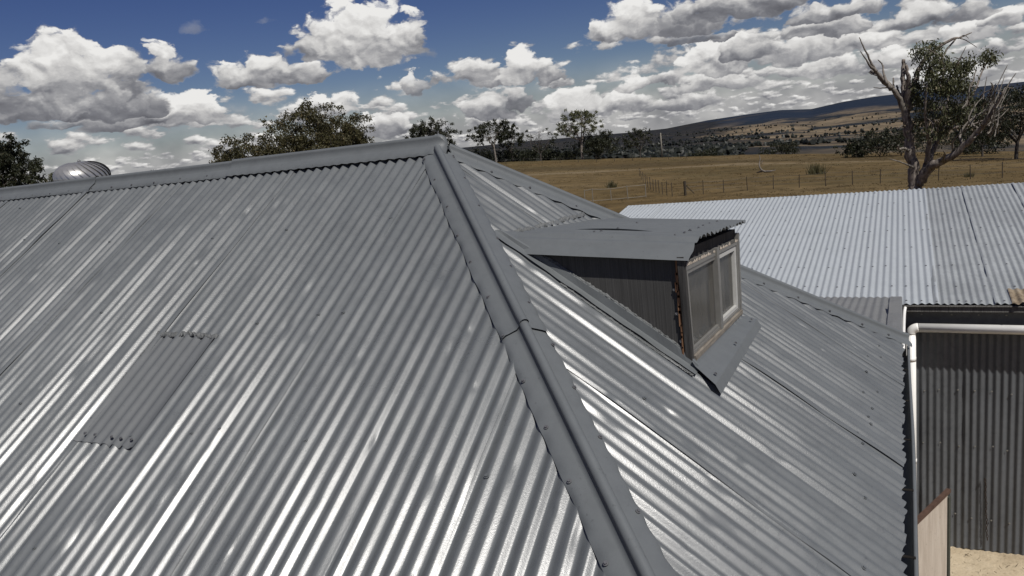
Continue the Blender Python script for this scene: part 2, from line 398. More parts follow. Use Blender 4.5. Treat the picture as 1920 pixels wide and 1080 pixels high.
    g = mixc(nt, nd_mul(nt, t2.outputs[0], .5), g, (.055, .043, .024))
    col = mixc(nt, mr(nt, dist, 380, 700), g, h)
    dirt = ramp(nt, tex(nt, co, 1.2, 6, .6), [(.3, (.36, .28, .18)), (.7, (.50, .40, .27))])
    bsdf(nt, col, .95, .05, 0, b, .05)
    return m
def mr(nt, v, a, b, c=0.0, d=1.0):
    n = nd(nt, 'ShaderNodeMapRange'); lk(nt, v, n.inputs[0])
    n.inputs[1].default_value = a; n.inputs[2].default_value = b; n.inputs[3].default_value = c; n.inputs[4].default_value = d
    n.interpolation_type = 'SMOOTHSTEP'; return n.outputs[0]
def nd_mul(nt, a, k):
    n = nd(nt, 'ShaderNodeMath', operation='MULTIPLY'); lk(nt, a, n.inputs[0]); n.inputs[1].default_value = k; return n.outputs[0]

def build_terrain():
    azs = np.concatenate([np.arange(-180, -66, 3.0), np.arange(-66, 14, .16), np.arange(14, 180, 3.0)])
    rs = np.concatenate([[1.0], np.geomspace(4, 50, 14), np.geomspace(52, 190, 60)[0:], np.geomspace(194, 900, 60), np.geomspace(910, 7500, 190), [7900, 9000, 12000, 20000]])
    A, R = np.meshgrid(np.radians(azs), rs, indexing='ij')
    x = CX + np.sin(A) * R; y = CY + np.cos(A) * R
    z = height(x.ravel(), y.ravel())
    v = np.stack([x.ravel(), y.ravel(), z], 1)
    f = grid_faces(len(azs), len(rs))
    n = len(rs); last = (len(azs) - 1) * n
    j = np.arange(n - 1)
    f = np.concatenate([f, np.stack([last + j, j, j + 1, last + j + 1], 1)])[:, ::-1]
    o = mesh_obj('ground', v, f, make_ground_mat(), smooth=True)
    tag(o, 'dry brown pasture running out to wooded hills', kind='structure')
build_terrain()

# ------------------------------------------------------------------ materials of the buildings
def make_paint(name, base, rough, rvar, metal=0.0, spec=.5, grime=.25, fine=.0006):
    m, nt = new_mat(name); co = geo_co(nt)
    a = tex(nt, co, 1.3, 6, .6); b = tex(nt, co, 14, 6, .65); c = tex(nt, co, 160, 3, .6); d = tex(nt, co, 420, 2, .5)
    k = ramp(nt, a, [(.3, tuple(x * (1 - grime * .45) for x in base)), (.55, base), (.75, tuple(x * (1 + grime * .35) for x in base))])
    k = mixc(nt, .5, k, ramp(nt, b, [(.28, tuple(1 - grime for _ in range(3))), (.5, (1, 1, 1)), (.74, (1.12, 1.12, 1.11))]), 'MULTIPLY')
    spots = ramp(nt, tex(nt, co, 55, 2, .4), [(.70, 0.0), (.76, 1.0)])
    k = mixc(nt, nd_mul(nt, spots, .35), k, tuple(x * .45 for x in base))
    r = ramp(nt, tex(nt, co, 5.0, 7, .7), [(.3, rough - rvar), (.7, rough + rvar)])
    bsdf(nt, k, r, spec, metal, mixc(nt, .5, c, d), fine, .8)
    return m
PAINT = make_paint('grey_roof_paint', (.114, .122, .125), .295, .05, spec=.62)
CAPP = make_paint('grey_cap_paint', (.122, .131, .135), .52, .05, spec=.3, grime=.16, fine=.0003)
PATCH = make_paint('matte_patch_paint', (.112, .118, .122), .6, .05, spec=.3, grime=.12, fine=.0003)
SEAL = make_paint('brushed_sealant', (.125, .13, .13), .6, .08, spec=.4, grime=.5, fine=.003)
ZINC = make_paint('pale_zincalume', (.375, .400, .412), .50, .05, metal=.08, spec=.35, grime=.10, fine=.0002)
GALV = make_paint('weathered_galvanised', (.305, .322, .326), .58, .06, metal=.15, spec=.3, grime=.32, fine=.0004)
WALLM = make_paint('dark_weathered_iron', (.122, .129, .136), .62, .08, metal=.1, spec=.3, grime=.45, fine=.0008)
WALLN = make_paint('dull_iron', (.112, .119, .127), .55, .08, metal=.1, spec=.3, grime=.3, fine=.0005)
SKIL = make_paint('beige_grey_iron', (.175, .176, .170), .55, .06, spec=.3, grime=.2, fine=.0004)
SCREW = plain('screw_metal', (.16, .16, .165), .4, .5, .4, .2, 60)
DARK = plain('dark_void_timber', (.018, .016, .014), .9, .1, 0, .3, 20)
PVC = plain('white_pipe', (.84, .83, .79), .38, .45, 0, .09, 5)
ALU = plain('weathered_aluminium', (.235, .23, .215), .45, .4, .35, .12, 22)
ALUW = plain('pale_sash', (.50, .495, .47), .45, .4, .1, .1, 22)
def wood_mat(name, lo, hi, s=(60, 60, 4), rough=.85, bumpd=.002):
    m, nt = new_mat(name); co = geo_co(nt)
    a = tex(nt, co, 1.0, 8, .65, s, .3); b = tex(nt, co, 2.2, 5, .6)
    c = ramp(nt, a, [(.32, lo), (.68, hi)])
    c = mixc(nt, .6, c, ramp(nt, b, [(.3, (.7, .7, .7)), (.7, (1.25, 1.25, 1.25))]), 'MULTIPLY')
    bsdf(nt, c, rough, .2, 0, a, bumpd); return m
BWOOD = wood_mat('black_weathered_ply', (.046, .045, .043), (.088, .086, .083), (160, 160, 1.2))
GWOOD = wood_mat('grey_weathered_timber', (.05, .048, .045), (.16, .155, .145), (90, 90, 3))
DWOOD = wood_mat('dark_grey_timber', (.022, .021, .020), (.085, .082, .078), (90, 90, 3))
RWOOD = wood_mat('split_brown_timber', (.07, .032, .018), (.36, .20, .11), (120, 120, 3))
TWOOD = wood_mat('sill_timber', (.12, .105, .088), (.28, .25, .21), (60, 6, 60))
PEEL = wood_mat('flaking_paint', (.30, .25, .20), (.52, .46, .39), (30, 30, 30))
def rust_mat():
    m, nt = new_mat('rusted_iron'); co = geo_co(nt)
    a = tex(nt, co, 9, 8, .7)
    bsdf(nt, ramp(nt, a, [(.3, (.10, .075, .055)), (.5, (.24, .19, .13)), (.7, (.34, .30, .24))]), .85, .2, 0, a, .004); return m
RUST = rust_mat()
def board_mat():
    m, nt = new_mat('pale_weathered_board'); co = geo_co(nt)
    a = tex(nt, co, 1.0, 7, .65, (16, 16, 2.0)); b = tex(nt, co, 30, 5, .7)
    c = ramp(nt, a, [(.3, (.38, .325, .265)), (.6, (.50, .44, .37)), (.8, (.54, .49, .42))])
    c = mixc(nt, .8, c, ramp(nt, b, [(.25, (.55, .52, .5)), (.42, (1, 1, 1))]), 'MULTIPLY')
    bsdf(nt, c, .8, .2, 0, b, .001); return m
BOARD = board_mat()
def glass_mat():
    m, nt = new_mat('dusty_window_glass'); co = geo_co(nt)
    p = nd(nt, 'ShaderNodeBsdfPrincipled'); t = nd(nt, 'ShaderNodeBsdfTransparent'); mx = nd(nt, 'ShaderNodeMixShader'); o = nd(nt, 'ShaderNodeOutputMaterial')
    a = tex(nt, co, 7, 5, .6, (1, 1, .4))
    lk(nt, ramp(nt, a, [(.3, (.085, .082, .074)), (.7, (.125, .12, .108))]), p.inputs['Base Color'])
    p.inputs['Roughness'].default_value = .18; p.inputs['Specular IOR Level'].default_value = .5
    mx.inputs[0].default_value = .50
    lk(nt, t.outputs[0], mx.inputs[1]); lk(nt, p.outputs[0], mx.inputs[2]); lk(nt, mx.outputs[0], o.inputs[0]); return m
GLASS = glass_mat()
CURT = plain('faded_curtain', (.34, .32, .28), .95, .1, 0, .15, 3)

# ------------------------------------------------------------------ roof geometry
MA, MB_, KH, TH = 0.64987, 0.71074, 0.85848, 1.09366
MC = MB_ / KH
EX = 2.60; EYA = -EX * TH; EYC = EX * KH                     # eaves
def unit(v): v = np.array(v, float); return v / np.linalg.norm(v)
class Face:
    def __init__(s, f, n, g): s.f, s.n, s.g = f, unit(n), g  # f(u, s) -> (x, y, z); g turns (x, y) into (u, s)
FA = Face(lambda u, s: np.stack([u, -s, -MA * s], -1), (0, -MA, 1), None)
FB = Face(lambda u, s: np.stack([s, u, -MB_ * s], -1), (MB_, 0, 1), None)
FC = Face(lambda u, s: np.stack([u, s, -MC * s], -1), (0, MC, 1), None)
def sheet(name, face, u0, u1, top, bot, mat, parent, pitch, phase, depth=.0192, seed=0, lap=1, per=12, step=.022, dents=12, wob=1.0, lift=.0045, under=.45, over=.30):
    rg = np.random.default_rng(seed)
    a = u0 - pitch * (under if lap > 0 else over); b = u1 + pitch * (over if lap > 0 else under)
    nu = int(round((b - a) / pitch * per)) + 1
    u = np.linspace(a, b, nu)
    t = np.array([top(x) for x in u]); e = np.array([bot(x) for x in u]); e = np.maximum(e, t + .01)
    L = (e - t).max(); ns = max(4, int(L / step)) + 1
    q = np.linspace(0, 1, ns)
    s = t[:, None] + (e - t)[:, None] * q[None, :]
    U = np.repeat(u[:, None], ns, 1)
    w = np.round((U - phase) / pitch)
    P = np.stack([(w * 3.7 + seed * 13.1).ravel(), (s / .9).ravel(), np.full(U.size, seed * 1.7)], 1)
    amp = 1 + .55 * wob * perlin(P).reshape(U.shape)
    P2 = np.stack([(U / .34).ravel(), (s / 1.1).ravel(), np.full(U.size, seed * 2.3 + 50)], 1)
    ph = .05 * wob * perlin(P2 * .8 + 3).reshape(U.shape) * pitch
    c = np.cos(2 * PI * (U - phase + ph) / pitch)
    h = depth / 2 * amp * np.arcsin(.90 * c) / math.asin(.90)
    h += .0070 * wob * perlin(P2).reshape(U.shape) + .0006 * wob * perlin(P2 * np.array([3., 5., 1])).reshape(U.shape)
    # the lapping edge rides over its neighbour and lifts a little here and there
    d = (b - U) if lap > 0 else (U - a)
    k = np.clip(1 - d / (pitch * .9), 0, 1)
    nz = np.clip(perlin(np.stack([(s / .35).ravel(), np.full(U.size, seed * 5.1), np.full(U.size, .3)], 1)).reshape(U.shape) * 2.4 + .25, .0, 1.7)
    h += k * (.0016 + lift * nz * k) + (.06 + .16 * np.minimum(nz, 1)) * depth * k ** 3
    h += .0034 * np.clip(nz, 0, 1.2) * np.exp(-((d - pitch * over) / (pitch * .17)) ** 2)
    for _ in range(dents):
        du = rg.uniform(u0, u1); f = rg.uniform(.03, .97)
        i = np.argmin(abs(u - du)); ds = t[i] + (e[i] - t[i]) * f
        if e[i] - t[i] < .05: continue
        if rg.random() < .6: du = phase + round((du - phase) / pitch) * pitch + rg.normal(0, .006)
        ru, rs = rg.uniform(.010, .020), rg.uniform(.012, .05)
        h -= rg.uniform(.0025, .006) * np.exp(-((U - du) / ru) ** 2 - ((s - ds) / rs) ** 2)
    p = face.f(U, s) + face.n * h[..., None]
    return mesh_obj(name, p.reshape(-1, 3), grid_faces(nu, ns), mat, parent)
def hexscrew(mb, p, n, r=.0065):
    n = unit(n); a = unit(np.cross(n, (0.3, 1, 0.2))); b = np.cross(n, a); p = np.array(p)
    for rr, h0, h1, k in ((r * 1.75, 0, .0022, 8), (r, .0022, .0075, 6)):
        v = [p + n * h + (a * math.cos(2 * PI * i / k) + b * math.sin(2 * PI * i / k)) * rr for h in (h0, h1) for i in range(k)]
        mb.add(v, [(i, (i + 1) % k, k + (i + 1) % k, k + i) for i in range(k)] + [tuple(range(k, 2 * k))])
def lumps(path, w, h, n, seed, nrm):                      # a brushed-on bead of sealant along a path
    rg = np.random.default_rng(seed); path = smooth_line(path, max(2, int(160 / max(1, len(path) - 1)))); P = np.array(path)
    m = MB(); N = unit(nrm); v = []; K = 7
    nz = fbm(np.stack([np.arange(len(P)) * .33, np.full(len(P), seed * 3.3), np.zeros(len(P))], 1), 3, .6)
    nz2 = fbm(np.stack([np.arange(len(P)) * .21, np.full(len(P), seed * 1.3 + 40), np.zeros(len(P))], 1), 3, .6)
    for i, p in enumerate(P):
        d = unit(P[min(i + 1, len(P) - 1)] - P[max(i - 1, 0)]); sd = unit(np.cross(N, d))
        ww = w * (1 + 1.0 * nz[i]); hh = h * (.8 + 1.6 * max(-.4, nz2[i])); off = sd * w * .6 * nz2[i]
        for k in range(K):
            t = k / (K - 1) * PI
            v.append(p + off + sd * ww * math.cos(t) + N * (hh * math.sin(t) * (1 + .5 * rg.normal()) - .002))
    m.v = [tuple(x) for x in v]; m.f = [tuple(q) for q in grid_faces(len(P), K)]
    return m

house = empty('farmhouse', (-3, 0, G0))
house_off = Vector((3, 0, -G0))
def H(o):                                                   # keep world coordinates under the house's Empty
    o.parent = house; o.matrix_parent_inverse = house.matrix_world.inverted() if False else Matrix.Translation(house_off); return o
tag(house, 'hip roofed farmhouse with grey painted corrugated iron roof and small dormer', 'house')

PA = 0.0762; SA0 = -3.406; SWA = 15 * PA
screwsA, screwsB = MB(), MB()
rs = random.Random(5)
topA = lambda u: max(0.0, u * TH) + .012 if u > -.01 else .012
botA = lambda u: -EYA
for i in range(-5, 6):
    a = SA0 + i * SWA; b = a + SWA
    if a > EX - .1: continue
    H(sheet('roof_sheet', FA, a, min(b, EX - .02), topA, botA, PAINT, None, PA, SA0 + .0, depth=.0235 if i < 2 else (.0215 if i == 2 else .0188), seed=40 + i, dents=26 if i > 0 else 14, step=.02, lift=.0042))
    for s in (.16, .62, 1.22, 1.83, 2.42, 2.78):
        for k in range(0, 15, 4):
            u = a + (k + rs.choice((0, 1, 2))) * PA
            ss = s + rs.uniform(-.05, .05)
            if u > EX - .1 or ss < topA(u) + .16 or rs.random() < .42: continue
            hexscrew(screwsA, FA.f(np.array(u), np.array(ss)) + FA.n * .0085, FA.n)
PB = 0.0775; SWB = 16 * PB; SB0 = -0.03
topB = lambda y: (abs(y) / TH if y < 0 else y / KH) + .012
botB = lambda y: EX + .006 * math.sin(y * 23) + .004 * math.sin(y * 71)
for i in range(-3, 2):
    a = SB0 + i * SWB; b = a + SWB
    a = max(a, EYA + .02); b = min(b, EYC - .02)
    if b - a < .1: continue
    H(sheet('roof_sheet', FB, a, b, topB, botB, PAINT, None, PB, SB0, depth=.0215, seed=70 + i, lap=-1, dents=34, step=.02, lift=.0042, wob=1.15))
    for s in (.30, .66, 1.1, 1.62, 2.42):
        for k in range(0, 16, 2):
            u = a + (k + rs.choice((0, 1))) * PB; u = SB0 + round((u - SB0) / PB) * PB
            ss = s + rs.uniform(-.04, .04)
            if u < EYA + .1 or u > EYC - .1 or ss < topB(u) + .2 or rs.random() < (.3 if s > 2 else .7): continue
            if .5 < ss < 1.9 and -.62 < u < .75: continue
            hexscrew(screwsB, FB.f(np.array(ss), np.array(u)) * 0 + FB.f(np.array(u), np.array(ss)) + FB.n * .0085, FB.n)
for i in range(-5, 6):
    a = SA0 + i * SWA; b = min(a + SWA, EX - .02)
    if a > EX - .1: continue
    H(sheet('roof_sheet', FC, a, b, lambda u: max(0.0, u * KH) + .012, lambda u: EYC, PAINT, None, PA, SA0, seed=90 + i, dents=0, per=6, step=.2))
for mb in (screwsA, screwsB):
    H(tag(mb.build('roof_screws', PAINT, None), kind='stuff'))

# ---- capping
def cap(name, P0, d, L0, L1, left, right, Wl, Wr, phl, phr, lift=0.0, flare=True, seed=1, roll=.0215, nose=False, step=.022):
    d = unit(d); (wl, nl), (wr, nr) = left, right
    up = unit(nl + nr); side = unit(np.cross(d, up)); side = side if side @ wr > 0 else -side
    n = int((L1 - L0) / step) + 1
    T = np.linspace(L0, L1, n); v = []
    nz = fbm(np.stack([T * 4, np.full(n, seed * 2.7), np.zeros(n)], 1), 3, .5)
    nz2 = fbm(np.stack([T * 3, np.full(n, seed * 4.1 + 9), np.zeros(n)], 1), 3, .5)
    prof = None
    for i, t in enumerate(T):
        o = np.array(P0) + d * t
        fl = lift + (.006 * max(0, 1 - (L1 - t) / .05) if flare else 0)
        row = []
        def wing(w, nn, W, ph, z):
            sc = .5 + .5 * math.cos(ph(o))
            return [o + w * (W + .006 * z) + nn * (.0015 + .0075 * sc + .009 * max(z, -.5) + fl), o + w * (W - .012) + nn * (.010 + .0035 * sc + .004 * z + fl),
                    o + w * (W - .027) + nn * (.0155 + fl), o + w * (W * .6) + nn * (.0165 + .0035 * z + fl), o + w * .034 + nn * (.0165 + fl), o + w * (roll + .003) + nn * (.0165 + fl)]
        row += wing(wl, nl, Wl, phl, nz[i])
        c = o + up * (.036 + fl)
        for k in range(9):
            a = math.radians(205 - k * 230 / 8)
            row.append(c + (side * math.cos(a) + up * math.sin(a)) * roll)
        row += wing(wr, nr, Wr, phr, nz2[i])[::-1]
        if prof is None: prof = len(row)
        v += row
    return v, n, prof
def capobj(name, *a, **k):
    nose = k.get('nose'); v, n, m = cap(name, *a, **k)
    v = np.array(v)
    if nose:                                                # the ridge cap's end is hammered down over the hips
        base = v[-m:].copy(); c = base.mean(0); d = unit(a[1]); extra = []
        for j, (fw_, sc, dz) in enumerate(((.018, .97, -.004), (.036, .86, -.014), (.050, .66, -.030), (.055, .45, -.050))):
            r = c + (base - c) * sc + d * fw_; r[:, 2] += dz; r += np.random.default_rng(j).normal(0, .002, r.shape); extra.append(r)
        v = np.concatenate([v] + extra); n += 4
    return H(mesh_obj(name, v, grid_faces(n, m), CAPP, None))
h1 = unit((1, -TH, -MB_)); h2 = unit((1, KH, -MB_)); rd = np.array([-1.0, 0, 0])
wA1 = unit(-(np.array([1., 0, 0]) * (1 - h1[0] ** 2) - (np.array([0, -1, -MA]) * 0) - np.array([0, h1[1], h1[2]]) * h1[0]))   # in face A, away from the hip
wB1 = unit(np.cross(h1, FB.n)); wB1 = wB1 if wB1[1] > 0 else -wB1
wA1 = unit(np.cross(h1, FA.n)); wA1 = wA1 if wA1[0] < 0 else -wA1
wB2 = unit(np.cross(h2, FB.n)); wB2 = wB2 if wB2[1] < 0 else -wB2
wC2 = unit(np.cross(h2, FC.n)); wC2 = wC2 if wC2[1] > 0 else -wC2
wAr = unit((0, -1, -MA)); wCr = unit((0, 1, -MC))
phA = lambda o: 2 * PI * ((o + wA1 * .1)[0] - SA0) / PA
phB1 = lambda o: 2 * PI * ((o + wB1 * .12)[1] - SB0) / PB
phB2 = lambda o: 2 * PI * ((o + wB2 * .09)[1] - SB0) / PB
phR = lambda o: 2 * PI * (o[0] - SA0) / PA
LH1 = EX / h1[0]; LH2 = EX / h2[0]; J1 = 1.885
Z3 = (0, 0, .002)
capobj('hip_cap', Z3, h1, J1 - .06, LH1 + .02, (wA1, FA.n), (wB1, FB.n), .105, .128, phA, phB1, seed=3)
capobj('hip_cap', Z3, h1, .095, J1, (wA1, FA.n), (wB1, FB.n), .105, .128, phA, phB1, lift=.0035, seed=4)
J2 = 1.9
capobj('hip_cap', Z3, h2, J2 - .05, LH2 + .03, (wB2, FB.n), (wC2, FC.n), .095, .10, phB2, phR, seed=5)
capobj('hip_cap', Z3, h2, .085, J2, (wB2, FB.n), (wC2, FC.n), .095, .10, phB2, phR, lift=.003, seed=6)
js = [-.045, 1.705, 3.35, 5.0, 6.65, 8.3, 9.2]
for k in range(len(js) - 1):
    # each length runs towards the apex and laps over the one behind it
    a, b = js[k], js[k + 1]
    capobj('ridge_cap', (0, 0, .006 + .0), -rd, -b - (.05), -a, (wAr, FA.n), (wCr, FC.n), .112, .112, phR, phR, lift=.003 * (k % 2 == 0) + (.006 if k == 0 else 0), seed=10 + k, nose=(k == 0))
cs = MB(); rc = random.Random(9)
for L, hd_, w, nn, W, st in ((LH1, h1, wA1, FA.n, .082, .295), (LH1, h1, wB1, FB.n, .100, .31), (LH2, h2, wB2, FB.n, .07, .30), (9, rd, wAr, FA.n, .082, .27)):
    t = .12
    while t < L: hexscrew(cs, hd_ * t + w * (W + rc.uniform(-.006, .01)) + nn * .019, nn, .0055); t += st * rc.uniform(.85, 1.15)
H(tag(cs.build('cap_screws', SCREW), kind='stuff'))

# ---- repair patch on the long face
def patch():
    x0, x1, s0, s1 = -1.118, -.668, 1.33, 1.925
    nu, ns = 72, 30; u = np.linspace(x0, x1, nu); s = np.linspace(s0, s1, ns); U, Sg = np.meshgrid(u, s, indexing='ij')
    Sg = Sg + np.where(Sg > s1 - .001, .004 * np.sin(U * 95), 0)
    k = sstep(U, x1 - .12, x1)
    h = .0085 * np.cos(2 * PI * (U - SA0) / PA) * (1 - .55 * k) + .0036 + .002 * sstep(Sg, s1 - .06, s1) + .0035 * k + .003 * (1 - sstep(U, x0, x0 + .03))
    p = FA.f(U, Sg) + FA.n * h[..., None]
    H(mesh_obj('repair_patch', p.reshape(-1, 3), grid_faces(nu, ns), PATCH))
    P = lambda x, s, h=.008: FA.f(np.array(x), np.array(s)) + FA.n * h
    for j, (pt, w, hh) in enumerate((([P(x0 - .02, s0), P(x0 + .1, s0 + .004), P(x0 + .2, s0 - .006), P(x0 + .33, s0 + .002), P(x1 + .015, s0)], .013, .007),
                                     ([P(x0 - .01, s0), P(x0 - .012, s0 + .12), P(x0 - .004, s0 + .25), P(x0 - .006, s0 + .36)], .010, .006))):
        H(tag(lumps(pt, w, hh, 60, 5 + j, FA.n).build('sealant_bead', SEAL, None, True), None))
    ps = MB()
    for x in (-1.07, -.99, -.86, -.79, -.71): hexscrew(ps, P(x, s1 - .035, .0145), FA.n, .005)
    H(tag(ps.build('patch_screws', SCREW), kind='stuff'))
patch()

# ---- walls and eaves under the roof
def house_body():
    b = MB()
    x0, x1, y0, y1 = -9.4, 2.33, EYA + .28, EYC - .25; zt, zb = -2.0, G0 - .1
    for k in range(24):                                     # lapped weatherboards
        z = zb + (zt - zb) * (k + .5) / 24; hh = (zt - zb) / 24 + .012
        b.box(((x0 + x1) / 2, y0 - .006 * (k % 2), z), (x1 - x0, .03, hh)); b.box(((x0 + x1) / 2, y1 + .006 * (k % 2), z), (x1 - x0, .03, hh))
        b.box((x1 + .006 * (k % 2), (y0 + y1) / 2, z), (.03, y1 - y0 - .04, hh)); b.box((x0, (y0 + y1) / 2, z), (.03, y1 - y0 - .04, hh))
    H(b.build('wall', GWOOD))
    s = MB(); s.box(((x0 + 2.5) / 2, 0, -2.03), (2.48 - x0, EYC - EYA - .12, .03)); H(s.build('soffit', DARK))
    f = MB(); f.box((2.545, (EYA + EYC) / 2, -1.965), (.03, EYC - EYA - .03, .16)); f.box(((x0 + EX) / 2, EYA + .06, -1.965), (EX - x0 - .16, .03, .16)); H(f.build('fascia', DARK))
    # end gable far out of sight
    g = MB(); g.add([(x0, 0, -.03), (x0, EYA + .2, -1.9), (x0, EYC - .2, -1.9)], [(0, 1, 2)]); H(g.build('gable', GWOOD))
    # gutter along the hip end: an open trough with a rolled lip
    prof = [(2.565, -1.90), (2.567, -1.985), (2.58, -1.998), (2.625, -1.998), (2.636, -1.985), (2.637, -1.925), (2.634, -1.912), (2.641, -1.905), (2.651, -1.908), (2.654, -1.918), (2.648, -1.928)]
    ys = np.linspace(EYA - .05, EYC + .05, 60); v = []
    for y in ys:
        dz = .006 * math.sin(y * 1.3) + .003 * math.sin(y * 4.1); dx = .004 * math.sin(y * 1.9 + 1)
        for x, z in prof: v.append((x + dx, y, z + dz))
    H(mesh_obj('gutter', v, grid_faces(len(ys), len(prof)), CAPP))
    for y in np.arange(EYA + .2, EYC, .62):
        br = MB(); br.box((2.605, y, -1.909), (.075, .018, .003)); H(br.build('gutter_bracket', DARK))
house_body()

# ------------------------------------------------------------------ the dormer (a part of the house)
FBL, FTL, FTR, FBR = (np.array(p) for p in ((1.675, -.530, -1.165), (1.668, -.548, -.660), (1.703, .640, -.738), (1.704, .612, -1.212)))
def F(a, b, o=0.0):                                         # a point of the dormer's front, o metres proud of it
    return (FBL * (1 - a) + FBR * a) * (1 - b) + (FTL * (1 - a) + FTR * a) * b + np.array([o, 0, 0])
def roofz(x, y):
    d = np.clip((-.37 - y) / .19, 0, 1.2)
    return -.505 - .075 * (y + .378) - .065 * (x - .731) - .088 * d ** 2.2
dormer = H(empty('dormer', (1.2, 0, -.8))); dormer.location = (1.2, 0, -.8)
DOFF = Matrix.Translation((-1.2, 0, .8))
def D(o): o.parent = dormer; o.matrix_parent_inverse = DOFF; return o
def fquad(mb, a0, a1, b0, b1, o0, o1):                      # a slab on the front between two depths
    v = [F(a, b, o) for o in (o0, o1) for (a, b) in ((a0, b0), (a1, b0), (a1, b1), (a0, b1))]
    mb.add(v, [(3, 2, 1, 0), (4, 5, 6, 7), (0, 1, 5, 4), (1, 2, 6, 5), (2, 3, 7, 6), (3, 0, 4, 7)])
def build_dormer():
    pit = .0815; ya, yb, yl = -.570, .655, -.225
    def rs_(y0, y1, lift, seed):
        rows = int((y1 - y0) / pit * 10); ys = np.linspace(y0, y1, rows); xs = np.linspace(0, 1, 34)
        v = []
        for y in ys:
            # back edge follows where the sheet runs into the main roof
            xb = .70 + .045 * (y + .378) if y > -.42 else .70 + (-.42 - y) * .9
            xf = 1.722 + .03 * (y + .4) - .012 * max(0, -.45 - y) / .15 + .004 * math.sin(y * 60 + seed)
            for q in xs:
                x = xb + (xf - xb) * q
                am = .0095 * (.35 + .65 * sstep(q, 0, .35)); am *= (1 - .9 * np.clip((-.45 - y) / .1, 0, 1))
                wob = .002 * perlin(np.array([[x * 3, y * 5, seed]]))[0]
                e = max(0, 1 - (y - y0) / .07)
                v.append((x, y, roofz(x, y) + am * math.cos(2 * PI * y / pit) + wob + lift * e * math.sin(min(1, max(0, (q - .2) / .6)) * PI)))
        return D(mesh_obj('roof_sheet', v, grid_faces(rows, len(xs)), CAPP))
    rs_(ya, yl + .03, 0.0, 1); rs_(yl, yb, .016, 2)
    # side wall of sheet ply and its flashing
    xs = np.linspace(.84, 1.655, 18); yw = -.530
    top = [(x, yw, roofz(x, yw) - .012) for x in xs]; bot = [(x, yw + .002, -MB_ * x + .004) for x in xs]
    back = [(x, yw + .03, z) for x, _, z in top]; m = MB(); n = len(xs)
    m.add(top + bot + back, [(i, i + 1, n + i + 1, n + i) for i in range(n - 1)] + [(i + 1, i, 2 * n + i, 2 * n + i + 1) for i in range(n - 1)])
    D(m.build('side_wall', BWOOD))
    m = MB(); yr = .60
    m.add([(x, yr, roofz(x, yr) - .012) for x in xs] + [(x, yr, -MB_ * x) for x in xs], [(i + 1, i, n + i, n + i + 1) for i in range(n - 1)]); D(m.build('side_wall', BWOOD))
    # upstand flashing and flange at the foot of the near side wall
    xf = np.linspace(.675, 1.712, 40); v = []
    for x in xf:
        hgt = np.interp(x, [.675, .70, .9, 1.3, 1.60, 1.712], [.004, .030, .045, .066, .066, .040])
        z = -MB_ * x; wv = .0015 * math.sin(x * 31)
        v += [(x, -.531 + wv, z + hgt + .004), (x, -.541 + wv, z + hgt), (x, -.547, z + .016), (x, -.562, z + .0125), (x, -.600 + .003 * math.sin(x * 40), z + .0105 + .002 * math.sin(x * 23))]
    D(mesh_obj('side_flashing', v, grid_faces(len(xf), 5), CAPP, smooth=False))
    # painted apron where the dormer roof dies into the main roof
    Bp = lambda x, y, h: FB.f(np.array(y), np.array(x)) + FB.n * h
    m = MB(); m.add([Bp(.68, -.53, .013), Bp(.725, -.37, .014), Bp(.93, -.44, .020), Bp(.90, -.53, .018)], [(0, 1, 2, 3)]); D(m.build('corner_flashing', CAPP))
    jp = [Bp(.715, -.40, .006), Bp(.722, -.30, .010), Bp(.728, -.15, .004), Bp(.735, 0, .010), Bp(.742, .15, .005), Bp(.75, .32, .010), Bp(.757, .50, .006)]
    D(lumps(jp, .014, .010, 80, 21, FB.n).build('sealant_bead', SEAL, None, True))
    D(lumps([(.90, -.534, -.592), (1.1, -.534, -.722), (1.3, -.534, -.855), (1.5, -.534, -.998), (1.64, -.534, -1.098)], .008, .005, 80, 22, (0, -1, .6)).build('sealant_bead', SEAL, None, True))
    D(lumps([Bp(1.05, -.61, .004), Bp(1.3, -.615, .004), Bp(1.52, -.613, .006), Bp(1.70, -.608, .005)], .007, .002, 80, 23, FB.n).build('sealant_bead', SEAL, None, True))
    # front: corner posts, head, sill
    for a0, a1 in ((-.010, .018), (.972, 1.0)):
        m = MB(); fquad(m, a0, a1, -.03, 1.05, -.022 if a0 < .5 else -.06, .010); D(m.build('corner_post', DWOOD if a0 < .5 else ALU))
    # splintered brown edge of the near corner
    m = MB(); rg = random.Random(3); z = -1.13
    while z < -.70:
        hgt = rg.uniform(.03, .09); x = 1.640 + (z + 1.13) * -.02; m.box((x + rg.uniform(-.004, .004), -.535, z + hgt / 2), (rg.uniform(.006, .016), .016, hgt)); z += hgt * .8
    D(m.build('split_edge', RWOOD))
    m = MB(); fquad(m, .03, .99, .985, 1.10, -.08, -.012); D(m.build('head_board', DWOOD))
    m = MB(); fquad(m, .02, .97, .945, .985, -.05, .004)
    D(m.build('head_trim', GWOOD))
    rg = random.Random(8); a = .03
    while a < .95:
        w = rg.uniform(.02, .06); m = MB(); h0, h1, h2_ = (rg.uniform(.008, .034) for _ in range(3))
        v = [F(q, b, o) for o in (.004, .0065) for q, b in ((a, .946), (a + w, .946), (a + w, .948 + h0), (a + w * .6, .948 + h1), (a + w * .25, .948 + h2_), (a, .950))]
        m.add(v, [(6, 7, 8, 9, 10, 11), (0, 1, 7, 6), (1, 2, 8, 7), (2, 3, 9, 8), (3, 4, 10, 9), (4, 5, 11, 10)])
        if rg.random() < .75: D(m.build('paint_flake', PEEL))
        a += w + rg.uniform(0, .02)
    m = MB(); fquad(m, .02, .972, .0, .05, -.06, .020); D(m.build('sill', TWOOD))
    # window: fixed light, sliding sash, mullion, panes
    fr = MB(); 
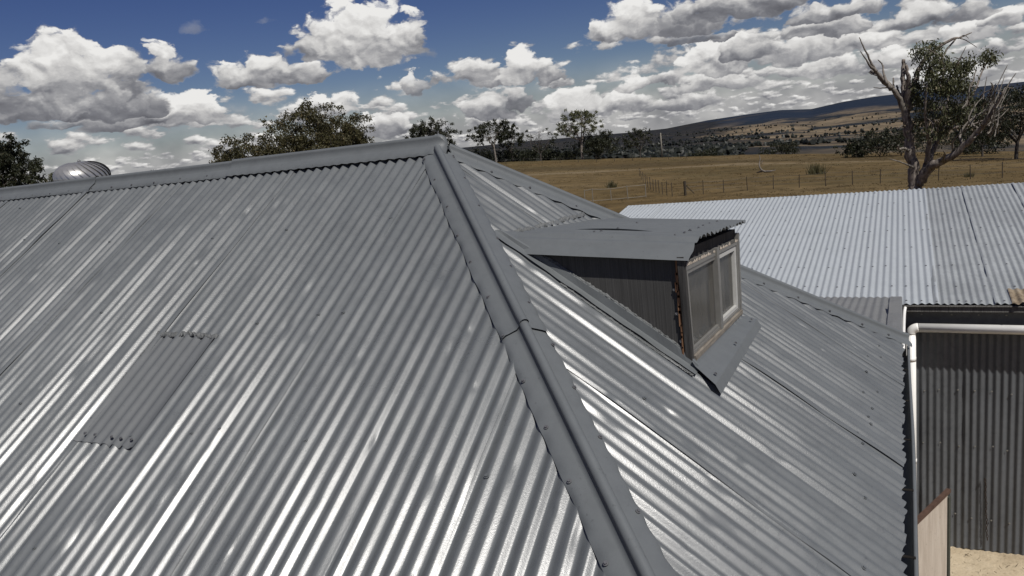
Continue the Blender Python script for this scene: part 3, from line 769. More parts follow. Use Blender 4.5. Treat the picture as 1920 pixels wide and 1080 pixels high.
    fquad(fr, .022, .968, .905, .943, -.03, .006); fquad(fr, .022, .968, .055, .085, -.03, .006)
    fquad(fr, .022, .042, .085, .905, -.03, .006); fquad(fr, .945, .968, .085, .905, -.03, .006)
    wf = D(fr.build('window_frame', ALU))
    mm = MB(); fquad(mm, .505, .545, .02, .99, -.02, .016); o = D(mm.build('mullion', ALU))
    sh = MB(); fquad(sh, .548, .940, .845, .895, -.022, .001); fquad(sh, .548, .940, .092, .135, -.022, .001); fquad(sh, .908, .942, .135, .845, -.022, .001)
    D(sh.build('sliding_sash', ALUW))
    ls = MB(); fquad(ls, .044, .503, .865, .902, -.022, .002); fquad(ls, .044, .503, .088, .112, -.022, .002); fquad(ls, .044, .058, .112, .865, -.022, .002)
    D(ls.build('fixed_sash', ALU))
    for a0, a1, b0, b1, dd in ((.058, .505, .112, .865, -.012), (.548, .908, .135, .845, -.018)):
        p = MB(); fquad(p, a0, a1, b0, b1, dd - .003, dd); D(p.build('pane', GLASS))
    cv = []; na = 90
    for k in range(na):
        a = .06 + .88 * k / (na - 1); off = -.075 + .012 * math.sin(a * 60) + .009 * math.sin(a * 23 + 1)
        for b in (.03, .5, .95): cv.append(F(a, b, off))
    D(mesh_obj('curtain', cv, grid_faces(na, 3), CURT))
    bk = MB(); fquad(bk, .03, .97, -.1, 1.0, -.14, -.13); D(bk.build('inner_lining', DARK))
    # apron flashing under the window
    v = []
    ts = np.linspace(0, 1, 24)
    for t in ts:
        y = -.560 + t * 1.165; yo = -.622 + t * 1.192
        xi = 1.690 + .018 * t
        zi = -1.168 - .047 * t
        w = .0012 * math.sin(t * 30)
        v += [(xi - .004, y, zi + .016), (xi + .012, y, zi - .010), (1.808, yo, -MB_ * 1.808 + .042 + w), (1.832, yo, -MB_ * 1.832 + .012 + w)]
    D(mesh_obj('apron_flashing', v, grid_faces(len(ts), 4), CAPP, smooth=False))
    sc = MB()
    for t in (.06, .5, .92): hexscrew(sc, (1.79, -.6 + t * 1.17, -MB_ * 1.79 + .052), (.6, 0, 1), .005)
    for y, x in ((-.40, 1.60), (-.25, 1.61), (-.10, 1.60), (.05, 1.61), (.2, 1.6), (.36, 1.60), (.52, 1.61), (-.33, 1.15), (-.1, 1.2), (.3, 1.18), (-.28, 1.17)): hexscrew(sc, (x, y, roofz(x, y) + .006), (.065, .075, 1), .0055)
    for x, z in ((1.615, -.80), (1.632, -1.06), (1.62, -.92)): hexscrew(sc, (x, -.532, z), (0, -1, 0), .005)
    D(tag(sc.build('screws', SCREW), kind='stuff'))
build_dormer()

# ------------------------------------------------------------------ the long shed behind
SY, SZ, SS, RY = 5.322, -2.337, .13, 10.72                    # eave line, its height, roof slope, ridge line
shed = empty('iron_shed', (3.5, 8, G0))
tag(shed, 'long low shed with pale corrugated roof and dark iron walls beside the yard', 'shed')
SOFF = Matrix.Translation((-3.5, -8, -G0))
def Sd(o): o.parent = shed; o.matrix_parent_inverse = SOFF; return o
FS = Face(lambda u, s: np.stack([u, RY - s, SZ + SS * (RY - SY) - SS * s], -1), (0, -SS, 1), None)
FSb = Face(lambda u, s: np.stack([u, RY + s, SZ + SS * (RY - SY) - SS * s], -1), (0, SS, 1), None)
def build_shed():
    edges = [2.95 - .762 * k for k in range(7, -1, -1)] + [3.52, 4.24, 5.0, 5.76, 6.52, 7.28, 8.04, 8.8]
    for i in range(len(edges) - 1):
        a, b = edges[i], edges[i + 1]; n = max(1, round((b - a) / .0755)); p = (b - a) / n
        end = (lambda u: RY - SY + .010 * math.sin(u * 17) - (.17 if u < 2.60 else 0))
        new = b < 2.96
        Sd(sheet('roof_sheet', FS, a, b, lambda u: 0.0, end, ZINC if new else GALV, None, p, a, depth=.019, seed=120 + i, lap=-1 if abs(a - 3.52) < .01 or abs(a - 4.24) < .01 else 1, per=8, step=.12, dents=0 if new else 8, wob=.5 if new else 1.0, lift=.003 if new else (.014 if abs(a - 3.52) < .01 or abs(a - 4.24) < .01 else .001)))
        Sd(sheet('roof_sheet', FSb, a, b, lambda u: 0.0, lambda u: 5.0, ZINC, None, p, a, depth=.016, seed=150 + i, per=6, step=1.0, dents=0, wob=.4))
    sc = MB(); rg = random.Random(4)
    for s in (.16, .9, 1.7, 2.5, 3.3, 4.1, 4.85, 5.33):
        for i in range(len(edges) - 1):
            a, b = edges[i], edges[i + 1]; n = max(1, round((b - a) / .0755)); p = (b - a) / n
            for k in range(0, n, 2 if s > 5 else 3):
                u = a + (k + rg.choice((0, 0, 1))) * p
                if s > 5.2 and u < 2.62: continue
                hexscrew(sc, FS.f(np.array(u), np.array(s + rg.uniform(-.02, .02))) + FS.n * .008, FS.n, .007)
    Sd(tag(sc.build('roof_screws', SCREW), kind='stuff'))
    # rusted curled corner of an old sheet
    u = np.linspace(3.655, 3.90, 40); s = np.linspace(RY - 5.76, RY - SY + .03, 14); U, Sg = np.meshgrid(u, s, indexing='ij')
    k = sstep(Sg, RY - 5.5, RY - SY + .03)
    s0_ = 0; rag = 1.6 * perlin(np.stack([(U * 22).ravel(), (Sg * 8).ravel(), np.zeros(U.size)], 1)).reshape(U.shape)
    h = .009 * np.cos(2 * PI * (U - 3.52) / .0755) + .012 + .035 * k * k * sstep(U, 3.62, 3.9) + .012 * rag * k
    Sg = Sg + .05 * rag * k
    Sd(mesh_obj('rusted_sheet_end', (FS.f(U, Sg) + FS.n * h[..., None]).reshape(-1, 3), grid_faces(40, 14), RUST))
    # front wall of upright corrugated sheets, flat flashing above, gutter
    wy = 5.50; zt = -2.42; x = 2.44; k = 0; p = .0735
    widths = [.395, .46, 1 * .80, .80, .80, .80, .80, .80]
    for w in widths:
        n = max(3, round(w / p)); w = n * p
        FW = Face(lambda u, s: np.stack([u, 0 * u + wy, zt - s], -1), (0, -1, 0), None)
        Sd(sheet('wall_sheet', FW, x, x + w, lambda u: .0, lambda u: zt - G0 - .012 + .012 * math.sin(u * 40) + .02 * math.sin(u * 3.1), WALLN if k % 2 == 0 else WALLM, None, p, x, depth=.017, seed=180 + k, per=10, step=.07, dents=6, wob=.8, lift=.006))
        x += w; k += 1
    m = MB(); m.box((5.7, wy - .022, -2.555), (6.2, .004, .21)); Sd(m.build('wall_flashing', WALLM))
    m = MB()
    for xx in (2.80, 3.10, 3.36, 3.62, 3.80, 4.1): hexscrew(m, (xx, wy - .024, -2.50), (0, -1, 0), .006)
    rg = random.Random(6)
    for z in (-3.42, -4.10, -5.0):
        for j in range(16): hexscrew(m, (2.66 + j * .17 + rg.uniform(-.02, .02), wy - .012, z + rg.uniform(-.03, .03)), (0, -1, 0), .006)
    Sd(tag(m.build('wall_nails', ALU), kind='stuff'))
    for (xx0, xx1, yy0, yy1) in ((-2.3, 8.7, 15.0, 15.1), (8.6, 8.7, 5.6, 15.0), (-2.3, -2.2, 5.6, 15.0), (-2.2, 2.46, 5.5, 5.56)):
        m = MB(); m.box(((xx0 + xx1) / 2, (yy0 + yy1) / 2, (G0 - 2.5) / 2), (xx1 - xx0, yy1 - yy0, -2.5 - G0)); Sd(m.build('wall', WALLM))
    prof = [(.12, 0.0), (.117, -.068), (.10, -.080), (.0, -.080), (.006, -.070), (.004, -.012), (.008, -.002), (.0, .004), (-.010, .000), (-.012, -.012)]
    xs = np.linspace(2.615, 8.8, 40); v = []
    for xx in xs:
        for dy, dz in prof: v.append((xx, SY - .0 + dy + .0, -2.354 + dz + .003 * math.sin(xx * 2) - .004 * (xx - 2.6)))
    Sd(mesh_obj('gutter', v, grid_faces(len(xs), len(prof)), GWOOD))
    m = MB(); m.tube(smooth_line([(2.632, 5.24, -2.36), (2.622, 5.1, -2.40), (2.612, 4.4, -2.42), (2.606, 3.6, -2.34)], 5), .017, 8); Sd(m.build('overflow_pipe', PVC, None, True))
    # lower skillion roof that links the shed to the farmhouse
    FK = Face(lambda u, s: np.stack([u, 2.28 + s, -1.90 - .118 * s], -1), (0, .118, 1), None)
    for i in range(6):
        a = 2.50 - .76 * (i + 1)
        Sd(sheet('skillion_sheet', FK, a, a + .76, lambda u: 0.0, lambda u: 3.05, SKIL, None, .076, a, depth=.014, seed=200 + i, per=8, step=.15, dents=3 if i < 2 else 0, wob=.7, lift=.003))
    m = MB(); v = []
    ys = np.linspace(2.26, 5.22, 20)
    for y in ys:
        z = -1.90 - .118 * (y - 2.28)
        w = .003 * math.sin(y * 9)
        v += [(2.478, y, z + .013 + w), (2.525, y, z + .020), (2.592, y, z + .021 + w), (2.602, y, z + .012), (2.604, y, z - .06)]
    Sd(mesh_obj('barge_flashing', v, grid_faces(len(ys), 5), SKIL, smooth=False))
    m = MB(); m.box((2.535, 4.02, -2.095 + .020), (.105, .62, .003)); Sd(m.build('flashing_patch', SKIL))
    m = MB(); m.box((2.53, 3.75, -2.45), (.04, 2.9, .16)); Sd(m.build('skillion_fascia', DARK))
build_shed()

# ---- stormwater pipe of white plastic against the shed wall
def build_pipe():
    root = tag(empty('drain_pipe', (2.69, 5.36, G0)), 'white plastic drainpipe running along the dark shed wall and down the corner', 'pipe')
    off = Matrix.Translation((-2.69, -5.36, -G0)); z = -2.628; r = .051
    def P(o): o.parent = root; o.matrix_parent_inverse = off; return o
    m = MB(); m.tube([(2.765, 5.36, z), (5.0, 5.358, z - .012), (8.4, 5.36, z - .03)], r, 20); P(m.build('horizontal_run', PVC, None, True))
    m = MB(); m.tube([(2.69, 5.36, z - .07), (2.694, 5.36, -3.9), (2.70, 5.36, G0 + .02)], r, 20); P(m.build('downpipe', PVC, None, True))
    pts = [(2.69 + .075 * (1 - math.cos(t)), 5.36, z - .075 * (1 - math.sin(t))) for t in np.linspace(0, PI / 2, 9)]
    m = MB(); m.tube(pts, r + .0015, 20); P(m.build('elbow', PVC, None, True))
    for q in ((2.691, 5.36, -2.98), (2.697, 5.36, -4.25)):
        m = MB(); m.tube([q, (q[0], q[1], q[2] - .05)], r + .002, 20); P(m.build('collar', PVC, None, True))
build_pipe()

# ---- leaning board with a brown top rail, chain on the wall
def build_board():
    a, b = np.array([2.992, 3.85, 0]), np.array([2.44, 2.53, 0]); d = unit(b - a); n = np.array([-d[1], d[0], 0]); n = n if n[0] > 0 else -n
    L = np.linalg.norm(b - a); zt, zb = -3.85, G0
    root = tag(empty('yard_gate', (*((a + b)[:2] / 2), G0)), 'pale weathered board gate with rusty brown top rail and dark end post', 'gate')
    off = root.matrix_world
    off = Matrix.Translation((-(a + b)[0] / 2, -(a + b)[1] / 2, -G0))
    def P(o): o.parent = root; o.matrix_parent_inverse = off; return o
    m = MB(); m.box((a + b) / 2 + np.array([0, 0, (zt + zb) / 2 + .03]), (L - .05, .018, zt - zb - .10), d, n); P(m.build('board', BOARD))
    m = MB(); m.box((a + b) / 2 + n * .006 + np.array([0, 0, zt - .022]), (L + .02, .04, .035), d, n)
    P(m.build('top_rail', RAIL))
    m = MB(); m.box(a + d * .012 + np.array([0, 0, (zt + zb) / 2 - .04]), (.045, .05, zt - zb - .08), d, n); P(m.build('end_post', GREENP))
    m = MB(); m.box(b + np.array([0, 0, (zt + zb) / 2]), (.09, .09, zt - zb + .1), d, n); P(m.build('hinge_post', GWOOD))
RAIL = plain('brown_rail', (.085, .050, .036), .7, .3, 0, .35, 18)
GREENP = plain('dark_green_post', (.05, .055, .045), .7, .3, 0, .2, 20)
build_board()
def build_chain():
    root = tag(empty('hanging_chain', (3.47, 5.47, -4.5)), 'rusty chain hanging straight down on the dark corrugated wall', 'chain')
    CH = plain('rusty_chain', (.045, .030, .022), .7, .4, .4, .3, 60)
    m0 = None; n = 22; z0, z1 = -4.50, -5.24
    for k in range(n):
        z = z0 + (z1 - z0) * k / (n - 1); x = 3.450 + .03 * k / (n - 1) + .003 * math.sin(k)
        if m0 is None:
            m = MB(); pts = [(.0095 * math.cos(t), 0, .021 * math.sin(t)) for t in np.linspace(0, 2 * PI, 13)]; m.tube(pts, .0036, 6, False)
            o = m.build('link', CH, root, True); m0 = o
        else:
            o = m0.copy(); COL.objects.link(o); o.parent = root
        o.location = (x - 3.47, .0 - .004, z + 4.5); o.rotation_euler = (0, .08 * math.sin(k * 2.1), PI / 2 * (k % 2) + .2)
    h = MB(); h.tube([(-.03, .005, .03), (-.02, -.02, .035), (-.02, -.02, .015)], .005, 6); h.build('hook', CH, root)
build_chain()

# ---- bare earth of the yard
def yard():
    m, nt = new_mat('dry_earth'); co = geo_co(nt)
    a = tex(nt, co, 1.6, 8, .65); b = tex(nt, co, 22, 6, .7)
    c = ramp(nt, a, [(.3, (.36, .285, .19)), (.55, (.50, .415, .29)), (.75, (.56, .475, .35))])
    c = mixc(nt, .8, c, ramp(nt, b, [(.30, (.55, .5, .45)), (.44, (1, 1, 1)), (.75, (1.12, 1.1, 1.08))]), 'MULTIPLY')
    bsdf(nt, c, .95, .1, 0, b, .02)
    xs = np.linspace(2.3, 9.5, 90); ys = np.linspace(-6, 5.62, 120); X, Y = np.meshgrid(xs, ys, indexing='ij')
    Z = G0 + .012 + .02 * fbm(np.stack([X.ravel() * 1.4, Y.ravel() * 1.4, 0 * X.ravel()], 1), 4).reshape(X.shape) + .05 * sstep(Y, 5.0, 5.5) * np.clip(fbm(np.stack([X.ravel() * 2, 0 * X.ravel(), 0 * X.ravel()], 1), 2).reshape(X.shape) + .3, 0, 1)
    e = np.minimum.reduce([X - 2.3, 9.5 - X, Y + 6]); Z -= .06 * (1 - np.clip(e / .4, 0, 1))
    tag(mesh_obj('yard', np.stack([X, Y, Z], -1).reshape(-1, 3), grid_faces(90, 120), m), 'bare pale earth of the yard by the shed wall', kind='structure')
    tw = MB(); rg = random.Random(2)
    for _ in range(110):
        x, y = rg.uniform(2.9, 5), rg.uniform(4.3, 5.42); t = rg.uniform(0, PI); l = .012 + .07 * rg.random() ** 3
        tw.bar((x, y, G0 + .045), (x + l * math.cos(t), y + l * math.sin(t), G0 + .045 + rg.uniform(0, .01)), .0035, .003)
    tag(tw.build('litter', plain('dead_leaf_litter', (.09, .065, .04), .9, .1, 0, .4, 40)), 'twigs and dead leaves scattered on the pale earth', kind='stuff')
yard()

# ---- spinning roof ventilator behind the ridge
def build_vent():
    m, nt = new_mat('spun_aluminium'); co = obj_co(nt)
    bsdf(nt, ramp(nt, tex(nt, co, 14, 5), [(.3, (.36, .355, .34)), (.7, (.50, .49, .47))]), ramp(nt, tex(nt, co, 9, 4), [(.3, .30), (.7, .42)]), .5, .65)
    root = tag(empty('roof_ventilator', (-4.23, .45, 0)), 'round silver spinning ventilator with curved vanes standing behind the roof ridge', 'roof vent')
    root.rotation_euler = (math.radians(1.5), math.radians(2), 0)
    R = .232; n = 26; twist = 1.05; first = None
    for k in range(n):
        if first is None:
            v = []; rows = 16
            for i in range(rows):
                t = i / (rows - 1); pol = math.radians(16 + 122 * t); r = R * math.sin(pol) ** .78; z = .085 + .142 * math.cos(pol) * (1.0 if pol < PI / 2 else .95)
                for w in range(4):
                    q = w / 3; ph = twist * t + q * 2 * PI / n * 1.20; rr = r * (1 + .055 * (1 - q) * math.sin(PI * min(1, t * 1.1 + .1)) ** .5)
                    v.append((rr * math.cos(ph), rr * math.sin(ph), z + .004 * (1 - q)))
            first = o = mesh_obj('vane', v, grid_faces(rows, 4), m, root)
        else:
            o = first.copy(); COL.objects.link(o); o.parent = root
        o.rotation_euler = (0, 0, 2 * PI * k / n)
    b = MB(); b.tube([(0, 0, .205), (0, 0, .218), (0, 0, .226)], [.085, .07, .02], 24); b.build('crown_plate', m, root, True)
    b = MB(); b.tube([(0, 0, .222), (0, 0, .236), (0, 0, .246)], [.016, .014, .004], 10); b.build('bearing_cap', SCREW, root, True)
    b = MB(); b.tube([(0, 0, -.42), (0, 0, -.03), (0, 0, -.012)], [.165, .165, .185], 28); b.build('throat', m, root, True)
    b = MB(); b.tube([(0, 0, -.02), (0, 0, .16)], [.13, .10], 16); b.build('inner_shaft', DARK, root)
build_vent()
def build_aerial():
    root = tag(empty('aerial', (-.91, .75, -.65)), 'thin stub of an aerial just showing above the main ridge', 'aerial')
    m = MB(); m.tube([(0, 0, 0), (0, 0, .735)], .006, 6); m.build('mast', SCREW, root)
    m = MB(); m.tube([(-.03, .02, .722), (.06, -.03, .727)], .004, 6); m.tube([(.05, -.025, .70), (.05, -.025, .73)], .004, 6); m.build('crossbar', SCREW, root)
build_aerial()

_ico = {}
def ico(k):
    if k not in _ico:
        bm = bmesh.new(); bmesh.ops.create_icosphere(bm, subdivisions=k, radius=1)
        _ico[k] = (np.array([v.co[:] for v in bm.verts]), np.array([[v.index for v in f.verts] for f in bm.faces])); bm.free()
    return _ico[k]
# ------------------------------------------------------------------ trees
def leaf_mat(name, lo, hi, dry):
    m, nt = new_mat(name)
    g = nd(nt, 'ShaderNodeNewGeometry'); rnd = g.outputs['Random Per Island']
    c = ramp(nt, rnd, [(0, lo), (.55, tuple((x + y) / 2 for x, y in zip(lo, hi))), (.9, hi), (1, dry)])
    n = tex(nt, g.outputs['Position'], .7, 3, .5); c = mixc(nt, .6, c, ramp(nt, n, [(.35, (.72, .72, .7)), (.65, (1.2, 1.2, 1.1))]), 'MULTIPLY')
    p = nd(nt, 'ShaderNodeBsdfPrincipled'); t = nd(nt, 'ShaderNodeBsdfTranslucent'); mx = nd(nt, 'ShaderNodeMixShader'); o = nd(nt, 'ShaderNodeOutputMaterial')
    lk(nt, c, p.inputs['Base Color']); p.inputs['Roughness'].default_value = .5; p.inputs['Specular IOR Level'].default_value = .3
    lk(nt, c, t.inputs['Color']); mx.inputs[0].default_value = .25
    lk(nt, p.outputs[0], mx.inputs[1]); lk(nt, t.outputs[0], mx.inputs[2]); lk(nt, mx.outputs[0], o.inputs[0]); return m
LEAFG = leaf_mat('gum_leaves', (.066, .074, .036), (.145, .150, .084), (.16, .13, .07))
LEAFO = leaf_mat('olive_leaves', (.045, .044, .020), (.090, .080, .038), (.15, .11, .055))
LEAFD = leaf_mat('dark_leaves', (.018, .022, .012), (.042, .046, .024), (.07, .06, .03))
def bark_mat(name, lo, hi):
    m, nt = new_mat(name); co = geo_co(nt); a = tex(nt, co, 1.0, 7, .65, (7, 7, 1.3), .6); b = tex(nt, co, 9, 5, .6)
    c = mixc(nt, .5, ramp(nt, a, [(.36, lo), (.64, hi)]), ramp(nt, b, [(.3, (.7, .7, .7)), (.7, (1.2, 1.2, 1.2))]), 'MULTIPLY')
    bsdf(nt, c, .85, .2, 0, a, .03); return m
BARK = bark_mat('gum_bark', (.075, .062, .052), (.30, .26, .225))
BARKD = bark_mat('dark_bark', (.035, .030, .026), (.10, .088, .076))
BARKW = bark_mat('dead_grey_wood', (.085, .074, .062), (.26, .235, .205))
def leaves(name, P, size, rg, mat, parent, droop=.6):       # one small folded blade per point
    n = len(P); P = np.asarray(P)
    d = rg.normal(size=(n, 3)); d[:, 2] -= droop * 1.6; d /= np.linalg.norm(d, axis=1)[:, None]
    s = np.cross(d, rg.normal(size=(n, 3))); s /= np.linalg.norm(s, axis=1)[:, None] + 1e-9
    L = size * rg.uniform(.6, 1.3, n)[:, None]; W = L * .21
    a = P; b = P + d * L * .5 + s * W; c = P + d * L; e = P + d * L * .5 - s * W
    v = np.stack([a, b, c, e], 1).reshape(-1, 3); f = np.arange(n * 4).reshape(n, 4)
    return mesh_obj(name, v, f, mat, parent, smooth=False)
def tree(name, label, cat, base, Hh, Wd, seed, leafm, bark, n_leaf, size, tf=.28, limbs=5, subs=5, clump=.11, shape=1.0, group=None, dead=0.0, low=0.0, tr=.022):
    rg = np.random.default_rng(seed); root = empty(name, base); tag(root, label, cat, group)
    br = MB(); r0 = Hh * tr
    top = np.array([rg.normal(0, .03) * Hh, rg.normal(0, .03) * Hh, Hh * tf])
    br.tube(smooth_line([(0, 0, -.3), (top[0] * .3, top[1] * .3, Hh * tf * .5), top], 4), list(np.linspace(r0 * 1.25, r0 * .85, 9)), 8)
    cz = Hh * (tf + low + 1) / 2; rz = Hh * (1 - tf - low) / 2; rx = Wd / 2; tips = []
    for i in range(limbs):
        ph = 2 * PI * (i + rg.uniform(-.3, .3)) / limbs; el = rg.uniform(-.1, 1.2) if i else 1.4
        tgt = np.array([rx * .72 * math.cos(ph) * math.cos(el), rx * .72 * math.sin(ph) * math.cos(el), cz + rz * .72 * math.sin(el) * shape])
        mid = top * .5 + tgt * .5 + np.array([rg.normal(0, .05) * Wd, rg.normal(0, .05) * Wd, -rz * .12]); st = top * rg.uniform(.72, 1.0)
        pl = smooth_line([st, mid, tgt], 4); br.tube(pl, list(np.linspace(r0 * .55, r0 * .14, len(pl))), 6)
        for j in range(subs):
            k = rg.integers(3, len(pl)); p = pl[k]
            dv = rg.normal(size=3); dv[2] = abs(dv[2]) * .9; dv = unit(dv)
            q = np.array([0, 0, cz]) + unit((p - np.array([0, 0, cz])) / np.array([rx, rx, rz]) + dv * .75) * np.array([rx, rx, rz]) * rg.uniform(.72, 1.03)
            m2 = (p + q) / 2 + rg.normal(0, .03, 3) * Wd; sl_ = smooth_line([p, m2, q], 3)
            br.tube(sl_, list(np.linspace(r0 * .16, r0 * .035, len(sl_))), 4, False)
            tips.append((q, .75)); tips.append((sl_[4], .45))
            if dead > 0:
                for _ in range(3):
                    k2 = rg.integers(2, len(sl_)); e_ = sl_[k2] + unit(rg.normal(size=3) + np.array([0, 0, .8])) * Wd * rg.uniform(.06, .16); br.tube([sl_[k2], (sl_[k2] + e_) / 2 + rg.normal(0, .01, 3) * Wd, e_], [r0 * .05, r0 * .035, r0 * .015], 3, False)
    br.build('trunk', bark, root, True)
    tips = [t for t in tips if rg.random() > dead]
    if tips:
        wts = np.array([t[1] for t in tips]) * rg.uniform(.5, 1.4, len(tips)); cnt = (wts / wts.sum() * n_leaf).astype(int); P = []
        for (q, w), c in zip(tips, cnt):
            # every clump is a few tight sprays
            ks = max(2, c // 45); cen = q + rg.normal(0, 1, (ks, 3)) * np.array([1, 1, .65]) * clump * Wd
            P.append(cen[rg.integers(0, ks, c)] + rg.normal(0, 1, (c, 3)) * np.array([1, 1, .8]) * clump * Wd * .27)
        leaves('crown', np.concatenate(P), size, rg, leafm, root)
    return root
def plant(px, ytop, hw, d, **k):
    g = polar(px, 300, d); z = ground(*g); t = at(px, ytop, d)[2]; w = 2 * hw * d / FPX * 1.03
    return (g[0], g[1], z), max(.6, t - z), w
def put(name, label, cat, px, ytop, hw, d, seed, leafm, bark, n, size, **k):
    b, h, w = plant(px, ytop, hw, d); return tree(name, label, cat, b, h, w, seed, leafm, bark, n, size, **k)
G1, G2 = 'trees growing behind the farmhouse', 'trees along the crest of the paddock'
put('gum_tree', 'large olive green gum tree rising behind the middle of the roof ridge', 'tree', 606, 194, 88, 50, 1, LEAFO, BARKD, 36000, .175, tf=.15, limbs=10, subs=10, clump=.085, group=G1)
put('gum_tree', 'rounded olive shrubby tree on the slope left of the large gum', 'tree', 492, 250, 74, 48, 2, LEAFO, BARKD, 25000, .165, tf=.15, limbs=9, subs=9, clump=.10, group=G1)
put('gum_tree', 'small greyish tree at the left end of the gum clump', 'tree', 428, 278, 32, 47, 3, LEAFO, BARKD, 12000, .13, tf=.2, limbs=7, subs=7, clump=.11, group=G1)
put('gum_tree', 'lower olive tree just right of the large gum behind the ridge', 'tree', 668, 244, 40, 51, 4, LEAFO, BARKD, 16000, .14, tf=.2, limbs=6, subs=6, clump=.10, group=G1)
put('gum_tree', 'dark domed tree at the left edge behind the roof ventilator', 'tree', 4, 263, 52, 46, 5, LEAFD, BARKD, 25000, .165, tf=.2, limbs=9, subs=9, clump=.095, group=G1)
put('gum_tree', 'thin little tree top between the dark domed tree and the ventilator', 'tree', 90, 330, 19, 80, 6, LEAFG, BARKD, 1600, .22, tf=.5, limbs=4, subs=4, clump=.13, group=G1)
put('gum_tree', 'tip of a distant tree barely clearing the ridge right of the ventilator', 'tree', 284, 319, 13, 90, 7, LEAFD, BARKD, 700, .25, tf=.5, limbs=4, subs=3, clump=.13, group=G1)
put('gum_tree', 'round dark tree directly behind the roof peak', 'tree', 819, 221, 45, 150, 8, LEAFD, BARKD, 7000, .38, tf=.32, limbs=7, subs=6, clump=.075, group=G2)
put('gum_tree', 'slender gum with bare trunk and open domed crown right of the roof peak', 'tree', 930, 226, 44, 184, 9, LEAFD, BARKW, 4600, .44, tf=.42, limbs=6, subs=6, clump=.065, group=G2)
put('gum_tree', 'shorter leafy gum leaning against the slender open gum', 'tree', 962, 238, 27, 186, 10, LEAFD, BARKD, 3400, .44, tf=.35, limbs=5, subs=5, clump=.085, group=G2)
put('dead_tree', 'bare branched dying tree between the open gums on the crest', 'tree', 1014, 237, 31, 185, 11, LEAFD, BARKD, 500, .45, tf=.25, limbs=7, subs=7, clump=.06, dead=.82, group=G2)
put('gum_tree', 'tall vase shaped gum with pale trunk standing alone on the crest', 'tree', 1092, 208, 41, 186, 12, LEAFG, BARK, 5200, .44, tf=.40, limbs=6, subs=7, clump=.065, tr=.028, group=G2)
put('bushy_tree', 'dense black green bushy tree behind the vase shaped gum', 'tree', 1122, 252, 38, 189, 13, LEAFD, BARKD, 7000, .44, tf=.1, limbs=7, subs=6, clump=.10, group=G2)
put('gum_tree', 'thin dark half bare tree beside the wooden power pole', 'tree', 1201, 240, 31, 188, 14, LEAFD, BARKD, 1500, .5, tf=.25, limbs=6, subs=6, clump=.07, dead=.3, group=G2)
GB = 'bushes along the crest of the paddock'
for i, (px, yt, hw, d, lab) in enumerate(((1063, 287, 21, 188, 'low round bush at the foot of the vase shaped gum'), (905, 284, 30, 190, 'dark bush beneath the slender open gum'), (962, 283, 26, 190, 'dark thicket beneath the shorter leafy gum'),
        (1003, 282, 26, 190, 'bush around the foot of the dying tree'), (1034, 285, 16, 191, 'small bush just right of the dying tree'), (1462, 273, 28, 192, 'lone dark bush in the open between the pole and the dead limbed gum'),
        (1322, 287, 24, 193, 'flat low bush under the dark range right of the power pole'), (1612, 267, 22, 150, 'short dark bush at the left end of the thicket beside the dead limbed gum'), (1648, 249, 40, 152, 'broad black green bush left of the dead limbed gum trunk'), (1690, 246, 40, 154, 'broad black green bush behind the dead limbed gum trunk'),
        (1800, 249, 50, 156, 'wide dark bush seen through the low limbs of the dead limbed gum'), (1851, 250, 32, 158, 'dark bush right of the dead limbed gum'))):
    put('bush', lab, 'bush', px, yt, hw, d, 30 + i, LEAFD, BARKD, 2600, .42, tf=.05, limbs=6, subs=5, clump=.12, group=GB)
put('gum_tree', 'spreading dark gum at the right edge behind the dead limbed gum', 'tree', 1905, 166, 72, 112, 50, LEAFD, BARKD, 12000, .32, tf=.3, limbs=8, subs=8, clump=.075, group=G2)
put('gum_tree', 'smaller dark tree left of the spreading gum at the right edge', 'tree', 1842, 218, 34, 130, 51, LEAFD, BARKD, 3200, .36, tf=.3, limbs=6, subs=5, clump=.09, group=G2)

